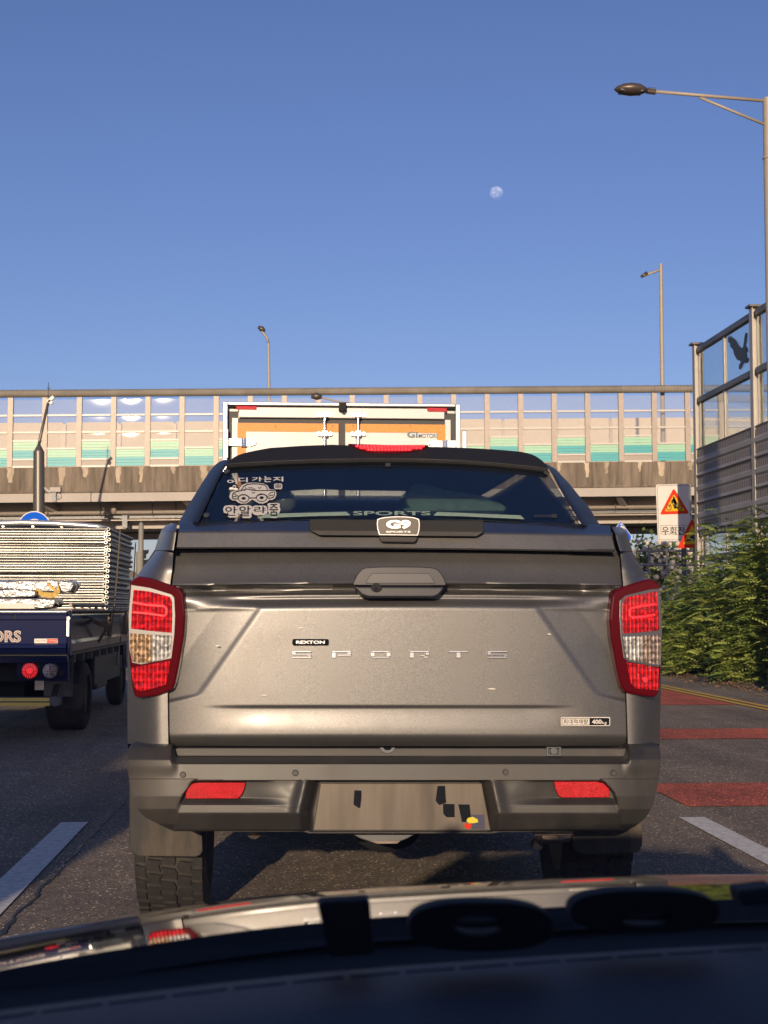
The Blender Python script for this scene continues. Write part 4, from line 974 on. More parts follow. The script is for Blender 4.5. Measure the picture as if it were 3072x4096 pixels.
# wheels and mudflap
rw = .36; yw = Y+1.35
xw = at(*q5(650, 2000), yw-.3).x
wheel(ft, xw-.02, yw, rw, .40); wheel(ft, -xw*0+XLf+.28, yw, rw, .40); wheel(ft, XR-.20, Y+5.35, rw, .2); wheel(ft, XLf+.2, Y+5.35, rw, .2)
MB().prism([q5(720,1685),q5(845,1680),q5(800,1928),q5(468,1925),q5(478,1905),q5(600,1905),q5(715,1860)], SY(Y+.55), 0, -.012).build('mudflap', M['flap'], ft)
MB().box(XR-.35, XR-.06, Y+.6, Y+.62, zbg-.45, zbg-.03).build('mudguard', M['steel_dark'], ft)
ax_ = MB().tube([(XLf+.3, yw, rw), (XR-.3, yw, rw)], .06, 10).build('axle', M['blackmatt'], ft)
MB().box(XR-.45, XR-.08, Y+2.6, Y+3.5, .35, zbg-.12).build('side_tool_box', M['steel_dark'], ft, bevel=.02)
MB().box(XR-.1, XR-.07, Y+2.3, Y+4.7, .42, .8).build('side_guard', M['steel_dark'], ft)
hk = MB(); hk.tube([at(*q5(1155,1385), Y+4.2), at(*q5(1150,1500), Y+4.2), at(*q5(1185,1520), Y+4.2), at(*q5(1190,1400), Y+4.2)], .012, 6); hk.build('ladder_step', M['satin'], ft)
# cab and headboard rack
MB().box(XLf+.05, XR-.05, Y+LB+.15, Y+LB+1.9, .45, 1.85).build('cab', M['navy'], ft, bevel=.12)
yr = Y+LB+.05
# headboard rack: arched top rail with short uprights above a dark board
# rack sits at the rear face of the load
hb = MB(); yh = 17.6
arch = [q5(*q) for q in ((-420,112),(20,104),(220,100),(400,104),(600,112),(800,125),(960,140),(1050,165))]
hb.tube([at(x, y, yh) for x, y in arch], .036, 8); hb.build('load_rail', M['whiteframe'], ft, smooth=True)
for u, v0 in ((30,110),(322,104),(605,114),(895,135)): MB().rect(q5(u-12,v0)[0], q5(u,v0)[1], q5(u+12,v0)[0], q5(u,170)[1], SY(yh), 0, -.03).build('rail_bracket', M['whiteframe'], ft)
MB().prism([q5(-420,128), q5(400,122), q5(800,142), q5(960,160), q5(940,175), q5(-420,160)], SY(yh+.3), 0, -.03).build('headboard', M['navy'], ft)

# scaffold frames, one flat rectangle of tube each, stacked in the bed
YF = 17.0; nfr = 32
ytop = (150, 1100); ybot = (965, 1040)
zt_, zb_ = at(*q5(1060, 165), YF).z, at(*q5(1030, 965), YF).z
xr_ = at(*q5(1068, 500), YF).x
sc_mesh = None
for k in range(nfr):
    f = k/(nfr-1); z_ = zb_+(zt_-zb_)*f; stg = .032*(k % 2)
    if sc_mesh is None:
        m_ = MB(); r_ = .0205; Wd = 1.62; Ln = 2.3
        m_.tube([(-Wd, 0, 0), (-.01, 0, 0)], r_, 10); m_.tube([(-Wd, Ln, 0), (0, Ln, 0)], r_, 8)
        m_.tube([(0, -.02, 0), (0, Ln+.06, 0)], r_, 10, cap=False); m_.tube([(-Wd, -.02, 0), (-Wd, Ln+.06, 0)], r_, 8)
        n_ = 10; ri = .014; vv = []
        for rr_, yy in ((r_, -.02), (ri, -.02), (ri, .1)): vv += [(rr_*math.cos(2*math.pi*i/n_), yy, rr_*math.sin(2*math.pi*i/n_)) for i in range(n_)]
        m_.add(vv, [(i, (i+1)%n_, n_+(i+1)%n_, n_+i) for i in range(n_)]+[(n_+i, n_+(i+1)%n_, 2*n_+(i+1)%n_, 2*n_+i) for i in range(n_)])
        m_.tube([(-Wd*.5, 0, 0), (-Wd*.5, Ln, 0)], r_*.8, 8)
        o = m_.build('scaffold_frame', M['galv'], None, smooth=True, auto=40); sc_mesh = o
    else: o = sc_mesh.copy(); col.objects.link(o)
    rr2 = random.Random(k)
    o.location = (xr_-.02*(1-f)-.03+stg+rr2.uniform(-.004,.004)+.0*f, YF+rr2.uniform(-.05,.03), z_+rr2.uniform(-.003,.003)); o.rotation_euler = (0, R(rr2.uniform(-.2,.2)), R(rr2.uniform(-.6,.6)))
    tag(o, 'topmost flat scaffold frame of the tall silver stack, under the arched rail' if k == nfr-1 else 'lowest flat scaffold frame of the tall silver stack, lying on the bearers' if k == 0 else 'silver scaffold frame inside the tall stack, neither the topmost nor the lowest', 'scaffold frame', 'stacked scaffold frames on the flatbed')
# timber bearers under the stack
for yy in (17.3, 18.9): 
    tag(MB().box(xr_-1.55, xr_, yy, yy+.1, zbg+.081, zb_-.022).build('wooden_bearer', M['galvold']), 'timber bearer under the scaffold stack, %s' % ('nearer the tailgate' if yy < 18 else 'nearer the cab'), 'beam', 'bearers under the scaffold stack')
# ropes round the stack
for u, v in ((1135, 1290),):
    tag(MB().tube([at(*q5(1140,170), YF+.25)+Vector((.05,0,0)), at(*q5(1115,640), YF+.25)+Vector((.04,0,0)), at(*q5(1090,1000), YF+.25)+Vector((.03,0,0)), (XR, YF+.2, zbg+.1)], .008, 6).build('rope', M['strapdark']), 'thin dark rope tying down the near end of the scaffold stack', 'rope', 'ropes over the load')
    tag(MB().tube([at(*q5(1288,290), YF+1.9)+Vector((.06,0,0)), at(*q5(1275,700), YF+1.9)+Vector((.05,0,0)), (XR, YF+1.9, zbg+.1)], .008, 6).build('rope', M['strapdark']), 'thin dark rope tying down the far end of the scaffold stack', 'rope', 'ropes over the load')
def ribbon(pts, wd, th, m, **k):
    mb = MB(); P = [Vector(p) for p in pts]; vv = []
    for p in P: vv += [p+Vector((0,0,-wd/2)), p+Vector((0,0,wd/2)), p+Vector((0,th,wd/2)), p+Vector((0,th,-wd/2))]
    ff = []
    for i in range(len(P)-1):
        for j in range(4): ff.append((i*4+j, i*4+(j+1)%4, (i+1)*4+(j+1)%4, (i+1)*4+j))
    mb.add(vv, ff); return mb.build('strap', m, **k)
tag(ribbon([at(*q5(x,y), 15.8) for x, y in ((805,955),(850,1010),(920,1070),(990,1100),(1050,1095),(1085,1060),(1060,1040))], .05, .008, M['strapdark']), 'loose webbing strap sagging over the side board below the tubes', 'strap', 'straps on the flatbed')
tag(ribbon([at(*q5(x,y), 16.2) for x, y in ((1085,1075),(1040,1150),(990,1230),(960,1290),(930,1370))], .06, .008, M['strapdark']), 'dark strap tail hanging down over the bed side', 'strap', 'straps on the flatbed')
tag(ribbon([at(*q5(x,y), 17.6) for x, y in ((1215,1000),(1200,1100),(1190,1200),(1175,1300))], .10, .01, M['strapdark']), 'bunched dark strap hanging at the front end of the bed side', 'strap', 'straps on the flatbed')
# wrapped bundles standing on the bed behind the tailgate
def lumpy(name, pts, Yb, dep, m, label, seed):
    rr = random.Random(seed); n = len(pts); s_ = SY(Yb); mb = MB(); nd = 5; rings = []
    for d in range(nd+1):
        rings.append([s_.p(x+rr.uniform(-1,1), y+rr.uniform(-.8,.8), 0)+Vector((0, dep*d/nd, rr.uniform(-.012,.012))) for x, y in pts])
    vv = [p for r_ in rings for p in r_]; ff = [tuple(range(n)), tuple(range(nd*n, nd*n+n))[::-1]]
    for d in range(nd):
        for i in range(n): ff.append((d*n+i, d*n+(i+1)%n, (d+1)*n+(i+1)%n, (d+1)*n+i))
    mb.add(vv, ff); o = mb.build(name, m, bevel=.012)
    return tag(o, label, 'bundle', 'wrapped bundles on the flatbed')
lumpy('wrapped_bundle', [q5(*q) for q in ((-400,665),(-100,660),(80,668),(200,662),(340,668),(500,672),(640,668),(700,665),(728,685),(735,715),(700,770),(640,778),(500,782),(350,780),(100,760),(-400,760))], 14.75, .45, M['wrap'], 'silver wrapped bundle tied with yellow strap, topmost behind the tailgate', 1)
lumpy('wrapped_bundle', [q5(*q) for q in ((-400,765),(0,760),(150,752),(350,752),(352,820),(330,828),(100,830),(-400,830))], 14.62, .5, M['wrap'], 'shiny plastic wrapped bundle with printed edge in the middle of the pile', 2)
lumpy('wrapped_bundle', [q5(*q) for q in ((-400,838),(150,832),(345,835),(480,842),(540,850),(545,900),(520,938),(400,945),(338,948),(-400,950))], 14.62, .55, M['wrap'], 'lowest plastic wrapped bundle resting just behind the tailgate', 3)
MB_ = MB().rect(*q5(-350,892), *q5(340,945), SY(14.60), .0, -.012).build('paper_label', M['signwhite'], None)
tag(MB_, 'white printed paper strip along the front of the lowest bundle', 'paper label')
tag(ribbon([at(*q5(x,y), 14.7) for x, y in ((350,760),(420,805),(500,815),(560,800),(585,770),(570,730),(560,680))], .055, .01, M['strap']), 'yellow strap knotted round the silver bundles', 'strap', 'straps on the flatbed')
tag(ribbon([at(*q5(x,y), 14.69) for x, y in ((460,690),(510,740),(560,780),(590,770))], .035, .01, M['strap']), 'short yellow strap end crossing the knot on the bundles', 'strap', 'straps on the flatbed')

# ------------------------------------------------------------ vehicles just behind and to the left, whose shadows lie on the road
def rough_vehicle(name, label, cat, x0, x1, y0, y1, hood, roof, m, van=True):
    t = thing(name, label, cat, ((x0+x1)/2, (y0+y1)/2, 0)); b_ = MB()
    if van:
        prof = [(y0, .35), (y1, .35), (y1, hood*.8), (y1-.25, hood), (y1-1.0, hood+.12), (y1-1.9, roof-.05), (y1-2.3, roof), (y0+.3, roof), (y0, roof-.3)]
        n = len(prof); vv = [(x0, y, z) for y, z in prof]+[(x1, y, z) for y, z in prof]
        b_.add(vv, [tuple(range(n)), tuple(range(n, 2*n))[::-1]]+[(i, (i+1)%n, n+(i+1)%n, n+i) for i in range(n)])
    else:
        b_.box(x0, x1, y0, y1-2.2, 1.0, roof); b_.box(x0+.1, x1-.1, y1-2.0, y1, .5, 2.4); b_.box(x0+.4, x1-.4, y0+.2, y1-.3, .5, .95)
    b_.build('body', M[m], t, bevel=.08)
    for x_ in (x0+.15, x1-.15):
        for y_ in (y0+.95, y1-.9): wheel(t, x_, y_, .36, .22)
    MB().box(x0-.004, x1+.004, y0+.5, y1-2.2, roof-.75, roof-.2).build('side_window', M['blackgloss'], t) if van else None
    return t
rough_vehicle('van', 'dark van waiting in the left lane beside the camera car', 'van', -4.7, -2.72, -2.6, 2.5, 1.1, 2.22, 'body_dark')
rough_vehicle('box_truck', 'tall box truck two lanes to the left behind the camera car', 'truck', -7.2, -4.88, -9.5, -.2, 1.1, 4.15, 'whitepaint', False)
# ------------------------------------------------------------ the pickup truck
Y0 = 5.18
pk = thing('pickup_truck', 'grey double cab pickup truck with dark canopy and lit red tail lamps directly ahead', 'pickup truck', (at(858,1400,6).x, 7.5, 0))
def msheet(rows, nx, ny, Yf, name, m, parent, ymap=None, thick=0.0):
    mb = MB(); vv = []; y0, y1 = rows[0][0], rows[-1][0]
    for j in range(ny+1):
        y = y0+(y1-y0)*j/ny; k = 0
        while k < len(rows)-2 and y > rows[k+1][0]: k += 1
        a, b = rows[k], rows[k+1]; t = (y-a[0])/max(1e-6, b[0]-a[0]); xl = a[1]+(b[1]-a[1])*t; xr = a[2]+(b[2]-a[2])*t
        for i in range(nx+1):
            x = xl+(xr-xl)*i/nx; ys = ymap(x, y) if ymap else y; vv.append(at(x, ys, Yf(x, y, i/nx)))
    n = nx+1; ff = [(j*n+i, (j+1)*n+i, (j+1)*n+i+1, j*n+i+1) for j in range(ny) for i in range(nx)]
    if thick:                                   # returned edges, so the panel has depth
        b = len(vv); edge = [i for i in range(n)]+[j*n+nx for j in range(1, ny+1)]+[ny*n+i for i in range(nx-1, -1, -1)]+[j*n for j in range(ny-1, 0, -1)]
        vv += [vv[e]+Vector((0, thick, 0)) for e in edge]; ne = len(edge)
        ff += [(edge[i], edge[(i+1)%ne], b+(i+1)%ne, b+i) for i in range(ne)]
    mb.add(vv, ff); return mb.build(name, m, parent, smooth=True, auto=50)
gprof = [(1188,.092),(1195,.077),(1215,.050),(1240,.024),(1252,.010),(1257,.003),(1260,0),(1262.5,.004),(1264.5,.060),(1267,.095),(1277,.098),(1280,.050),(1282.5,.036),(1285,.031),(1297,.019),(1305,.008),(1311,0),(1588,0),(1593,.004),(1603,.022),(1612,.05)]
def smoothprof(tab, y, r=2.4): return (interp(tab, y-r)+interp(tab, y)*2+interp(tab, y+r))/4
def gateY(x, y, u):
    c = (x-858)/490; yy = y-5*c*c*(1-sstep(1350, 1450, y)); o = smoothprof(gprof, yy)
    side = 1-sstep(.80, .98, abs(c))*.8
    if 1262 < yy < 1312: o = o*side+(1-side)*.004
    # the concave band under the lip is wide in the middle and closes towards the lamps
    if yy > 1283: o += .013*(1-sstep(.55, .9, abs(c)))*math.exp(-((yy-1294)/7)**2)
    o += .018*c*c+.030*abs(c)**6
    xL = 558-.7056*(y-1319); xR = 1164+.695*(y-1319)
    d = min(x-xL, xR-x, (yy-1309)*1.0)
    Mk = sstep(-9, 9, d); out = max(xL-x, x-xR, 0)
    yB = 1499+out*.26
    fl = (1-Mk)*sstep(yB+7, yB-5, y)*sstep(1296, 1322, y)
    fl *= 1-.75*sstep(0, 170, out)
    o += .0042*fl+.00017*min(out, 90)*sstep(yB+7, yB-5, y)*sstep(1296, 1322, y)
    w_ = sstep(430, 560, x)*(1-sstep(1130, 1260, x)); o += w_*(.0065*sstep(1524, 1529, y)*(1-sstep(1530, 1580, y)))
    return Y0+o
tg_rows = [(1189,378.5,1336.5),(1264,372,1343),(1493,365.5,1350),(1590,366.5,1353.5),(1603,368,1352),(1609,373,1347),(1612,381,1338)]
gate = msheet(tg_rows, 330, 170, gateY, 'tailgate', M['body'], pk, thick=.05)
def blk(name, x0, y0, x1, y1, Yd, th=.02, m='blackmatt', parent=pk): return MB().rect(x0, y0, x1, y1, SY(Yd), 0, -th).build(name, M[m], parent)
blk('gap_shade_backing', 366, 1150, 1346, 1640, 5.32)  # black backing sheet put in as the shade inside the panel gaps
# quarter panels that wrap round to the sides
def qL(x, y, u): return 5.224+.035*(1-sstep(1188,1235,y))+.27*(1-u)**3.2
def qR(x, y, u): return 5.224+.035*(1-sstep(1188,1235,y))+.27*u**3.2
rowsL = [(1189.5,333.5,374.5),(1225,309,372.5),(1250,292,369),(1258,284,368),(1290,279,367),(1350,277,365),(1450,275.5,363),(1500,275,362),(1607,275.5,363.5)]
rowsR = [(1191.5,1339.5,1365.5),(1225,1343,1386),(1250,1345,1399),(1258,1346,1416),(1290,1347,1425),(1350,1349,1427.5),(1450,1352,1428),(1500,1353,1427.5),(1607,1356.5,1425)]
msheet(rowsL, 26, 90, qL, 'quarter_panel', M['body'], pk); msheet(rowsR, 26, 90, qR, 'quarter_panel', M['body'], pk)
def skew(x, y):
    c = (x-858)/480; t = max(0, min(1, (y-1124)/24)); return y+4*c+(8-5*t)*c*c
railL = [(1131,366,383),(1134,359,382.5),(1139,354,382),(1145,348.5,381),(1165,341,378.5),(1188.5,334,375)]
railR = [(1138,1321,1340),(1141,1323,1347),(1147,1326,1352),(1153,1329,1355.5),(1172,1334,1361),(1190.5,1339.5,1365)]
msheet(railL, 14, 24, lambda x,y,u: 5.205+.10*(1-sstep(1131,1150,y))+.28*(1-u)**2.4, 'canopy_base', M['body'], pk)
msheet(railR, 14, 24, lambda x,y,u: 5.205+.10*(1-sstep(1138,1156,y))+.28*u**2.4, 'canopy_base', M['body'], pk)
# body sides and cab, running forward
def side_loft(pts, y0, y1, name, m, shift):
    a = [at(x, y, y0) for x, y in pts]; mb = MB(); st = 8; vv = []; n = len(a)
    for j in range(st+1):
        t = j/st; vv += [p+Vector((shift*t*t, (y1-y0)*t, 0)) for p in a]
    mb.add(vv, [(j*n+i, j*n+i+1, (j+1)*n+i+1, (j+1)*n+i) for j in range(st) for i in range(n-1)]); return mb.build(name, M[m], pk, smooth=True, auto=45)
sidL = [(366,1131),(348.5,1145),(334,1188),(309,1225),(292,1250),(284,1258),(279,1290),(277,1350),(275.5,1450),(275,1500),(275.5,1607),(290,1700)]
sidR = [(1340,1138),(1355.5,1153),(1365.5,1191),(1386,1225),(1399,1250),(1416,1258),(1425,1290),(1427.5,1350),(1428,1450),(1427.5,1500),(1425,1607),(1410,1700)]
side_loft(sidL, 5.50, 10.2, 'body_side', 'body', .03); side_loft(sidR, 5.50, 10.2, 'body_side', 'body', -.03)
XLb = at(276,1450,5.5).x; XRb = at(1427,1450,5.5).x; XC = (XLb+XRb)/2
# hatch sill strip (dark top, grey face)
hY = lambda x, y, u: interp([(1124,5.36),(1146,5.235),(1149,5.210),(1184,5.185),(1186,5.21)], y)+.03*abs((x-858)/480)**5
def hs(rows, name, m): return msheet(rows, 120, 14, hY, name, M[m], pk, ymap=skew, thick=.04)
hs([(1124.5,388,1318),(1148,386,1320)], 'hatch_ledge', 'body_dark'); hs([(1148,386,1320),(1185.5,381.5,1329)], 'hatch_panel', 'body')
blk('hatch_latch', 1232, 1186, 1330, 1190, 5.20, .02)
q8 = lambda x, y: ((1200+x/2.074)/K, (2020+y/2.074)/K)
SH = SY(5.165)
tr = MB().prism([(669,1121),(1045,1124),(1046,1147),(1040,1153),(1030,1158.5),(690,1156),(680,1151),(668.5,1143)], SH, -.006, -.05).build('hatch_garnish', M['blackmatt'], pk, bevel=.003)
MB().prism([(672,1146),(1044,1149),(1030,1158),(690,1155.5)], SH, -.002, -.0055).build('garnish_edge', M['trim'], tr)
bo = [(640,120),(668,110),(700,104),(760,98),(815,97),(870,98),(930,103),(958,109),(985,120),(990,160),(988,205),(975,254),(655,250),(640,200),(636,160)]
ct = (813, 178); inn = [(ct[0]+(x-ct[0])*.965, ct[1]+(y-ct[1])*.93) for x, y in bo]
bd = MB().prism([q8(*p) for p in bo], SH, .010, -.02).build('badge', M['blackgloss'], pk, bevel=.002)
MB().ring([q8(*p) for p in bo], [q8(*p) for p in inn], SH, .0135, .0101).build('badge_frame', M['satin'], bd)
M['badgeface'] = mat('carbon_badge_face', (.05,.045,.04), .35, .5, var=.3, vscale=300)
MB().prism([q8(*p) for p in inn], SH, .0118, .0101).build('badge_face', M['badgeface'], bd)
text('lettering', 'G9', (*q8(712,127), *q8(916,200)), SH, M['chrome'], bd, .016, .0119, bold=.05)
text('lettering', 'SPORTS', (*q8(712,217), *q8(916,231)), SH, M['satin'], bd, .0135, .0119, bold=.02)
MB().prism([q8(*p) for p in ((655,262),(978,265),(966,295),(950,311),(680,306),(664,290))], SH, .004, -.04).build('hatch_handle', M['trim'], pk, bevel=.004)
# canopy: rear glass, spoiler, pillars
SG = plane3(at(432,1126,5.34), at(1255,1131,5.34), at(858,1000,5.86))
arcT = [(488,1010.5),(520,1007.5),(600,1003),(700,999.5),(800,998),(900,998.5),(1000,1002),(1080,1008),(1140,1014),(1184,1020)]
arcB = [(1253,1132),(1150,1126.5),(1000,1121.5),(858,1119),(700,1120),(550,1123),(434,1126)]
gl = MB().prism(arcT+arcB, SG, 0, -.006).build('rear_glass', M['tint'], pk)
def up(y, a): return y
spo_t = [(489,1007),(495,1001),(504,994),(513,989),(524,985),(550,979),(583,973),(650,968.5),(719,966),(752,967.5),(800,969),(860,970),(923,970.5),(985,972),(1044,975),(1090,978),(1123,981),(1138,984),(1150,987.5),(1161,993),(1173,1002),(1182,1012)]
spoiler = MB().prism(spo_t+arcT[::-1], SG, .014, -.03).build('roof_spoiler', M['blackmatt'], pk, bevel=.006)
M['spoil'] = mat('satin_black_spoiler', (.016,.016,.017), .6, spec=.2); spoiler.data.materials[0] = M['spoil']
st = MB().stroke([(488,1010.8),(520,1007.8),(600,1003.3),(700,999.8),(800,998.3),(900,998.8),(1000,1002.3),(1080,1008.3),(1140,1014.3),(1184,1020.3)], 1.1, SG, .017, .0141).build('spoiler_edge', M['trim'], spoiler)
lo = [(752,968),(837,970.5),(925,971),(918,976),(900,981.5),(880,984.5),(855,986.5),(830,987),(805,985.5),(785,982),(768,976.5)]
tb = MB().prism(lo, SG, .020, .010).build('high_brake_lamp', M['redhouse'], pk)
k_ = MB()
for r_, (y_, x0_, x1_) in enumerate(((974.5,772,912),(978.5,778,904),(982.3,796,884))):
    n_ = int((x1_-x0_)/7.2)
    for i in range(n_+1): k_.ell(SG.p(x0_+(x1_-x0_)*i/n_+(3 if r_==1 else 0), y_, .022), .011, .006, .0065, 8, 6)
ll = k_.build('led_row', M['redlit'], tb, smooth=True)
MB().ell(SG.p(811,966,-.02), .010, .010, .017, 10, 8).build('antenna_knob', M['blackmatt'], pk)
pil = lambda x, y, t: SG.p(x, y, 0).y
M['canopy'] = mat('canopy_paint', (.012,.014,.019), .42, .0, spec=.2)
msheet([(993,484,498),(997,474,495),(1004,465,490),(1014,456,484),(1028,446,476),(1047,434,467),(1067,422,457),(1094,405,444.5),(1129,386,428)], 14, 60,
       lambda x,y,u: SG.p(x,y,0).y+.0+.38*(1-u)**2, 'canopy_side', M['canopy'], pk)
msheet([(998,1162,1172),(1004,1176,1184),(1012,1185,1199),(1028,1195,1214),(1047,1204,1232),(1070,1217,1250),(1094,1232,1271),(1115,1245,1284),(1135.5,1258,1297)], 14, 60,
       lambda x,y,u: SG.p(x,y,0).y+.0+.38*u**2, 'canopy_side', M['canopy'], pk)
# canopy shell, cab and roof ahead of the glass
csL = [(387,1131),(405,1094),(422,1067),(446,1028),(465,1004),(485,993)]; csR = [(1297,1135),(1271,1094),(1250,1070),(1232,1047),(1214,1028),(1199,1012),(1180,1004)]
def shell(pts, shift, nm='canopy_shell'):
    a = [SG.p(x, y, 0)+Vector((0,.38,0)) for x, y in pts]; b = [Vector((p.x+shift, 8.0, p.z-.02)) for p in a]; n = len(a)
    MB().add(a+b, [(i, i+1, n+i+1, n+i) for i in range(n-1)]).build(nm, M['canopy'], pk, smooth=True)
shell(csL, .03); shell(csR, -.03)
tp = [SG.p(x, y, .0)+Vector((0,.12,-.01)) for x, y in spo_t[2:-2]]
MB().add(tp+[Vector((p.x, 8.0, p.z+.0)) for p in tp], [(i, i+1, len(tp)+i+1, len(tp)+i) for i in range(len(tp)-1)]).build('canopy_roof', M['canopy'], pk, smooth=True)
zc = at(858,966,5.9).z
cab = MB(); prof = [(8.05,1.2),(8.05,zc-.06),(8.3,zc-.01),(9.2,zc-.02),(9.75,zc-.12),(10.5,1.28),(11.5,1.18),(11.75,1.0),(11.8,.5),(8.05,.5)]
n = len(prof)
def inset(z): return .02+max(0, z-1.2)*.42
vv = [(XLb+inset(z), y, z) for y, z in prof]+[(XRb-inset(z), y, z) for y, z in prof]
cab.add(vv, [tuple(range(n)), tuple(range(n, 2*n))[::-1]]+[(i, (i+1)%n, n+(i+1)%n, n+i) for i in range(n)]); cab.build('cab', M['body'], pk, bevel=.04)
MB().box(XC-.6, XC+.6, 8.03, 8.045, 1.28, zc-.2).build('cab_rear_window', M['blackgloss'], pk)
MB().box(XLb+.10, XRb-.10, 5.6, 8.0, .62, .70).build('cargo_floor', M['interior'], pk)
# glass fittings
for x, y in ((446,1113.6),(489.5,1018.7),(838,1005),(1181,1022),(1239.7,1119.5)): MB().disc(SG.p(x,y,0), SG.n, .012, .006, 16).build('glass_bolt', M['steel_dark'], gl)
MB().prism([(557,1119.5),(573,1111),(748,1106.4),(756,1113.4),(690,1114.5)], SG, .002, .0005).build('glass_stripe', M['green_vinyl'], gl)
MB().prism([(945,1106.8),(1124.5,1114.2),(1132,1121.5),(1000,1115.2),(937,1113.8)], SG, .002, .0005).build('glass_stripe', M['green_vinyl'], gl)
text('lettering', 'SPORTS', (762.6,1105.2,930.5,1114.4), SG, M['green_vinyl'], gl, .0025, .001, bold=.02)
k_ = MB()
for i in range(8): k_.rect(1154+i*4.6, 1113+ (i%2)*.6, 1157.2+i*4.6, 1116.4, SG, .002, .001)
k_.rect(1191,1111.5,1203,1118.5, SG, .002, .001)
k_.build('small_print', M['trim'], gl)
M['inline'] = mat('inner_window_edge', (.16,.18,.18), .5)
for y, x0_, x1_ in ((1062,640,1060),(1094.5,660,1075)):
    MB().stroke([(x0_,y),(858,y-.5),(x1_,y+1)], .9, SG, -.02, -.03).build('inner_frame_line', M['inline'], gl)
# sticker on the glass, lower left
q9 = lambda x, y: ((850+x/4.74)/K, (1880+y/4.74)/K)
W_, D_ = M['white_vinyl'], M['dark_vinyl']
stk = bpy.data.objects.new('sticker', None); link(stk, gl); stk.location = -parent_world(gl)
for ch, b_, in (('어',(278,190,468,275)),('디',(492,152,668,246)),('가',(742,142,942,226)),('는',(972,125,1118,240)),('지',(1142,138,1342,228))):
    text('sticker_lettering', ch, (*q9(b_[0],b_[1]), *q9(b_[2],b_[3])), SG, W_, gl, .0025, .001, bold=.022)
car = [(330,470),(350,430),(400,405),(500,390),(530,330),(590,275),(700,250),(830,248),(960,262),(1040,300),(1080,370),(1160,380),(1205,420),(1210,480),(1185,540),(1130,570),(1080,565),(1040,610),(960,640),(870,630),(810,590),(750,560),(720,590),(640,635),(540,638),(470,610),(440,580),(370,575),(330,545),(320,505)]
MB().prism([q9(*p) for p in car], SG, .0018, .0005).build('sticker_car', W_, gl)
k_ = MB(); T0, T1 = .0028, .0019
body_line = [(382,500),(375,545),(400,560),(470,560),(495,510),(540,485),(620,480),(690,520),(700,545),(745,540),(820,542),(835,510),(880,480),(960,470),(1030,500),(1055,545),(1110,545),(1160,520),(1180,450),(1165,405),(1100,395),(1040,398),(1030,340),(990,295),(880,275),(760,272),(660,285),(590,325),(540,400),(440,425),(390,450),(378,500)]
k_.stroke([q9(*p) for p in body_line], 2.0, SG, T0, T1)
k_.stroke([q9(*p) for p in ((540,405),(640,370),(700,380),(760,395),(860,402),(960,398),(1035,400))], 1.6, SG, T0, T1)
k_.stroke([q9(*p) for p in ((630,330),(640,370),(600,405))], 1.6, SG, T0, T1)
for cx_, cy_ in ((590,548),(932,536)):
    k_.ring([q9(cx_+105*math.cos(i*.2618), cy_+80*math.sin(i*.2618)) for i in range(24)], [q9(cx_+92*math.cos(i*.2618), cy_+67*math.sin(i*.2618)) for i in range(24)], SG, T0, T1)
    k_.prism([q9(cx_+40*math.cos(i*.4), cy_+26*math.sin(i*.4)) for i in range(16)], SG, T0, T1)
for p in (((685,335),(700,352),(735,350),(750,330)), ((865,330),(880,355),(915,350),(925,325)), ((745,375),(785,365),(815,380)), ((745,430),(775,450),(805,435)), ((380,470),(430,465),(455,495)), ((385,520),(440,510),(480,500)), ((1060,480),(1100,440),(1150,435)), ((1060,510),(1105,490),(1150,490))):
    k_.stroke([q9(*q) for q in p], 1.5, SG, T0, T1)
k_.build('sticker_car_lines', D_, gl)
k_ = MB(); k_.stroke([q9(*p) for p in ((385,350),(400,300),(440,310),(435,335))], 2.2, SG, .0025, .001); k_.ell(SG.p(*q9(360,362),.001), .010,.002,.007,8,5); k_.ell(SG.p(*q9(440,370),.001), .010,.002,.006,8,5)
k_.build('sticker_note', W_, gl)
k_ = MB()
for a_ in range(4):
    cx_, cy_ = 1245+45*math.cos(a_*1.57+.78), 315+28*math.sin(a_*1.57+.78); k_.prism([q9(cx_+48*math.cos(i*.63), cy_+34*math.sin(i*.63)) for i in range(10)], SG, .0018+.0001*a_, .0005)
fl_ = k_.build('sticker_clover', W_, gl)
k_ = MB()
for a_ in range(4):
    cx_, cy_ = 1245+38*math.cos(a_*1.57+.78), 315+25*math.sin(a_*1.57+.78); k_.ring([q9(cx_+30*math.cos(i*.63), cy_+20*math.sin(i*.63)) for i in range(10)], [q9(cx_+20*math.cos(i*.63), cy_+12*math.sin(i*.63)) for i in range(10)], SG, .003, .0022)
k_.build('clover_lines', D_, gl)
for ch, b_ in (('안',(240,700,462,880)),('알',(508,695,722,890)),('랴',(790,700,1010,830)),('줌',(1080,655,1245,882))):
    x0_, y0_, x1_, y1_ = b_
    hull = rrect(x0_-38, y0_-18, x1_+30, y1_+22, 60)
    if ch != '랴' : hull = [(x0_-38,y0_+40),(x0_-10,y0_-12),(x0_+90,y0_-25),(x1_-30,y0_-20),(x1_+28,y0_+0),(x1_+30,y0_+110),(x1_+15,y1_-40),(x1_+22,y1_),(x1_-10,y1_+22),(x0_+70,y1_+22),(x0_+45,y1_-5),(x0_+45,y1_-45),(x0_-25,y1_-70)] if ch != '줌' else [(1040,655),(1070,634),(1250,634),(1280,655),(1270,690),(1288,760),(1270,810),(1245,830),(1240,895),(1210,912),(1080,905),(1062,880),(1070,815),(1050,790),(1062,720),(1045,680)]
    MB().prism([q9(*p) for p in hull], SG, .0018, .0005).build('sticker_backing', W_, gl)
    text('sticker_lettering', ch, (*q9(x0_,y0_), *q9(x1_,y1_)), SG, D_, gl, .0028, .0019, bold=.012)
bpy.data.objects.remove(stk)
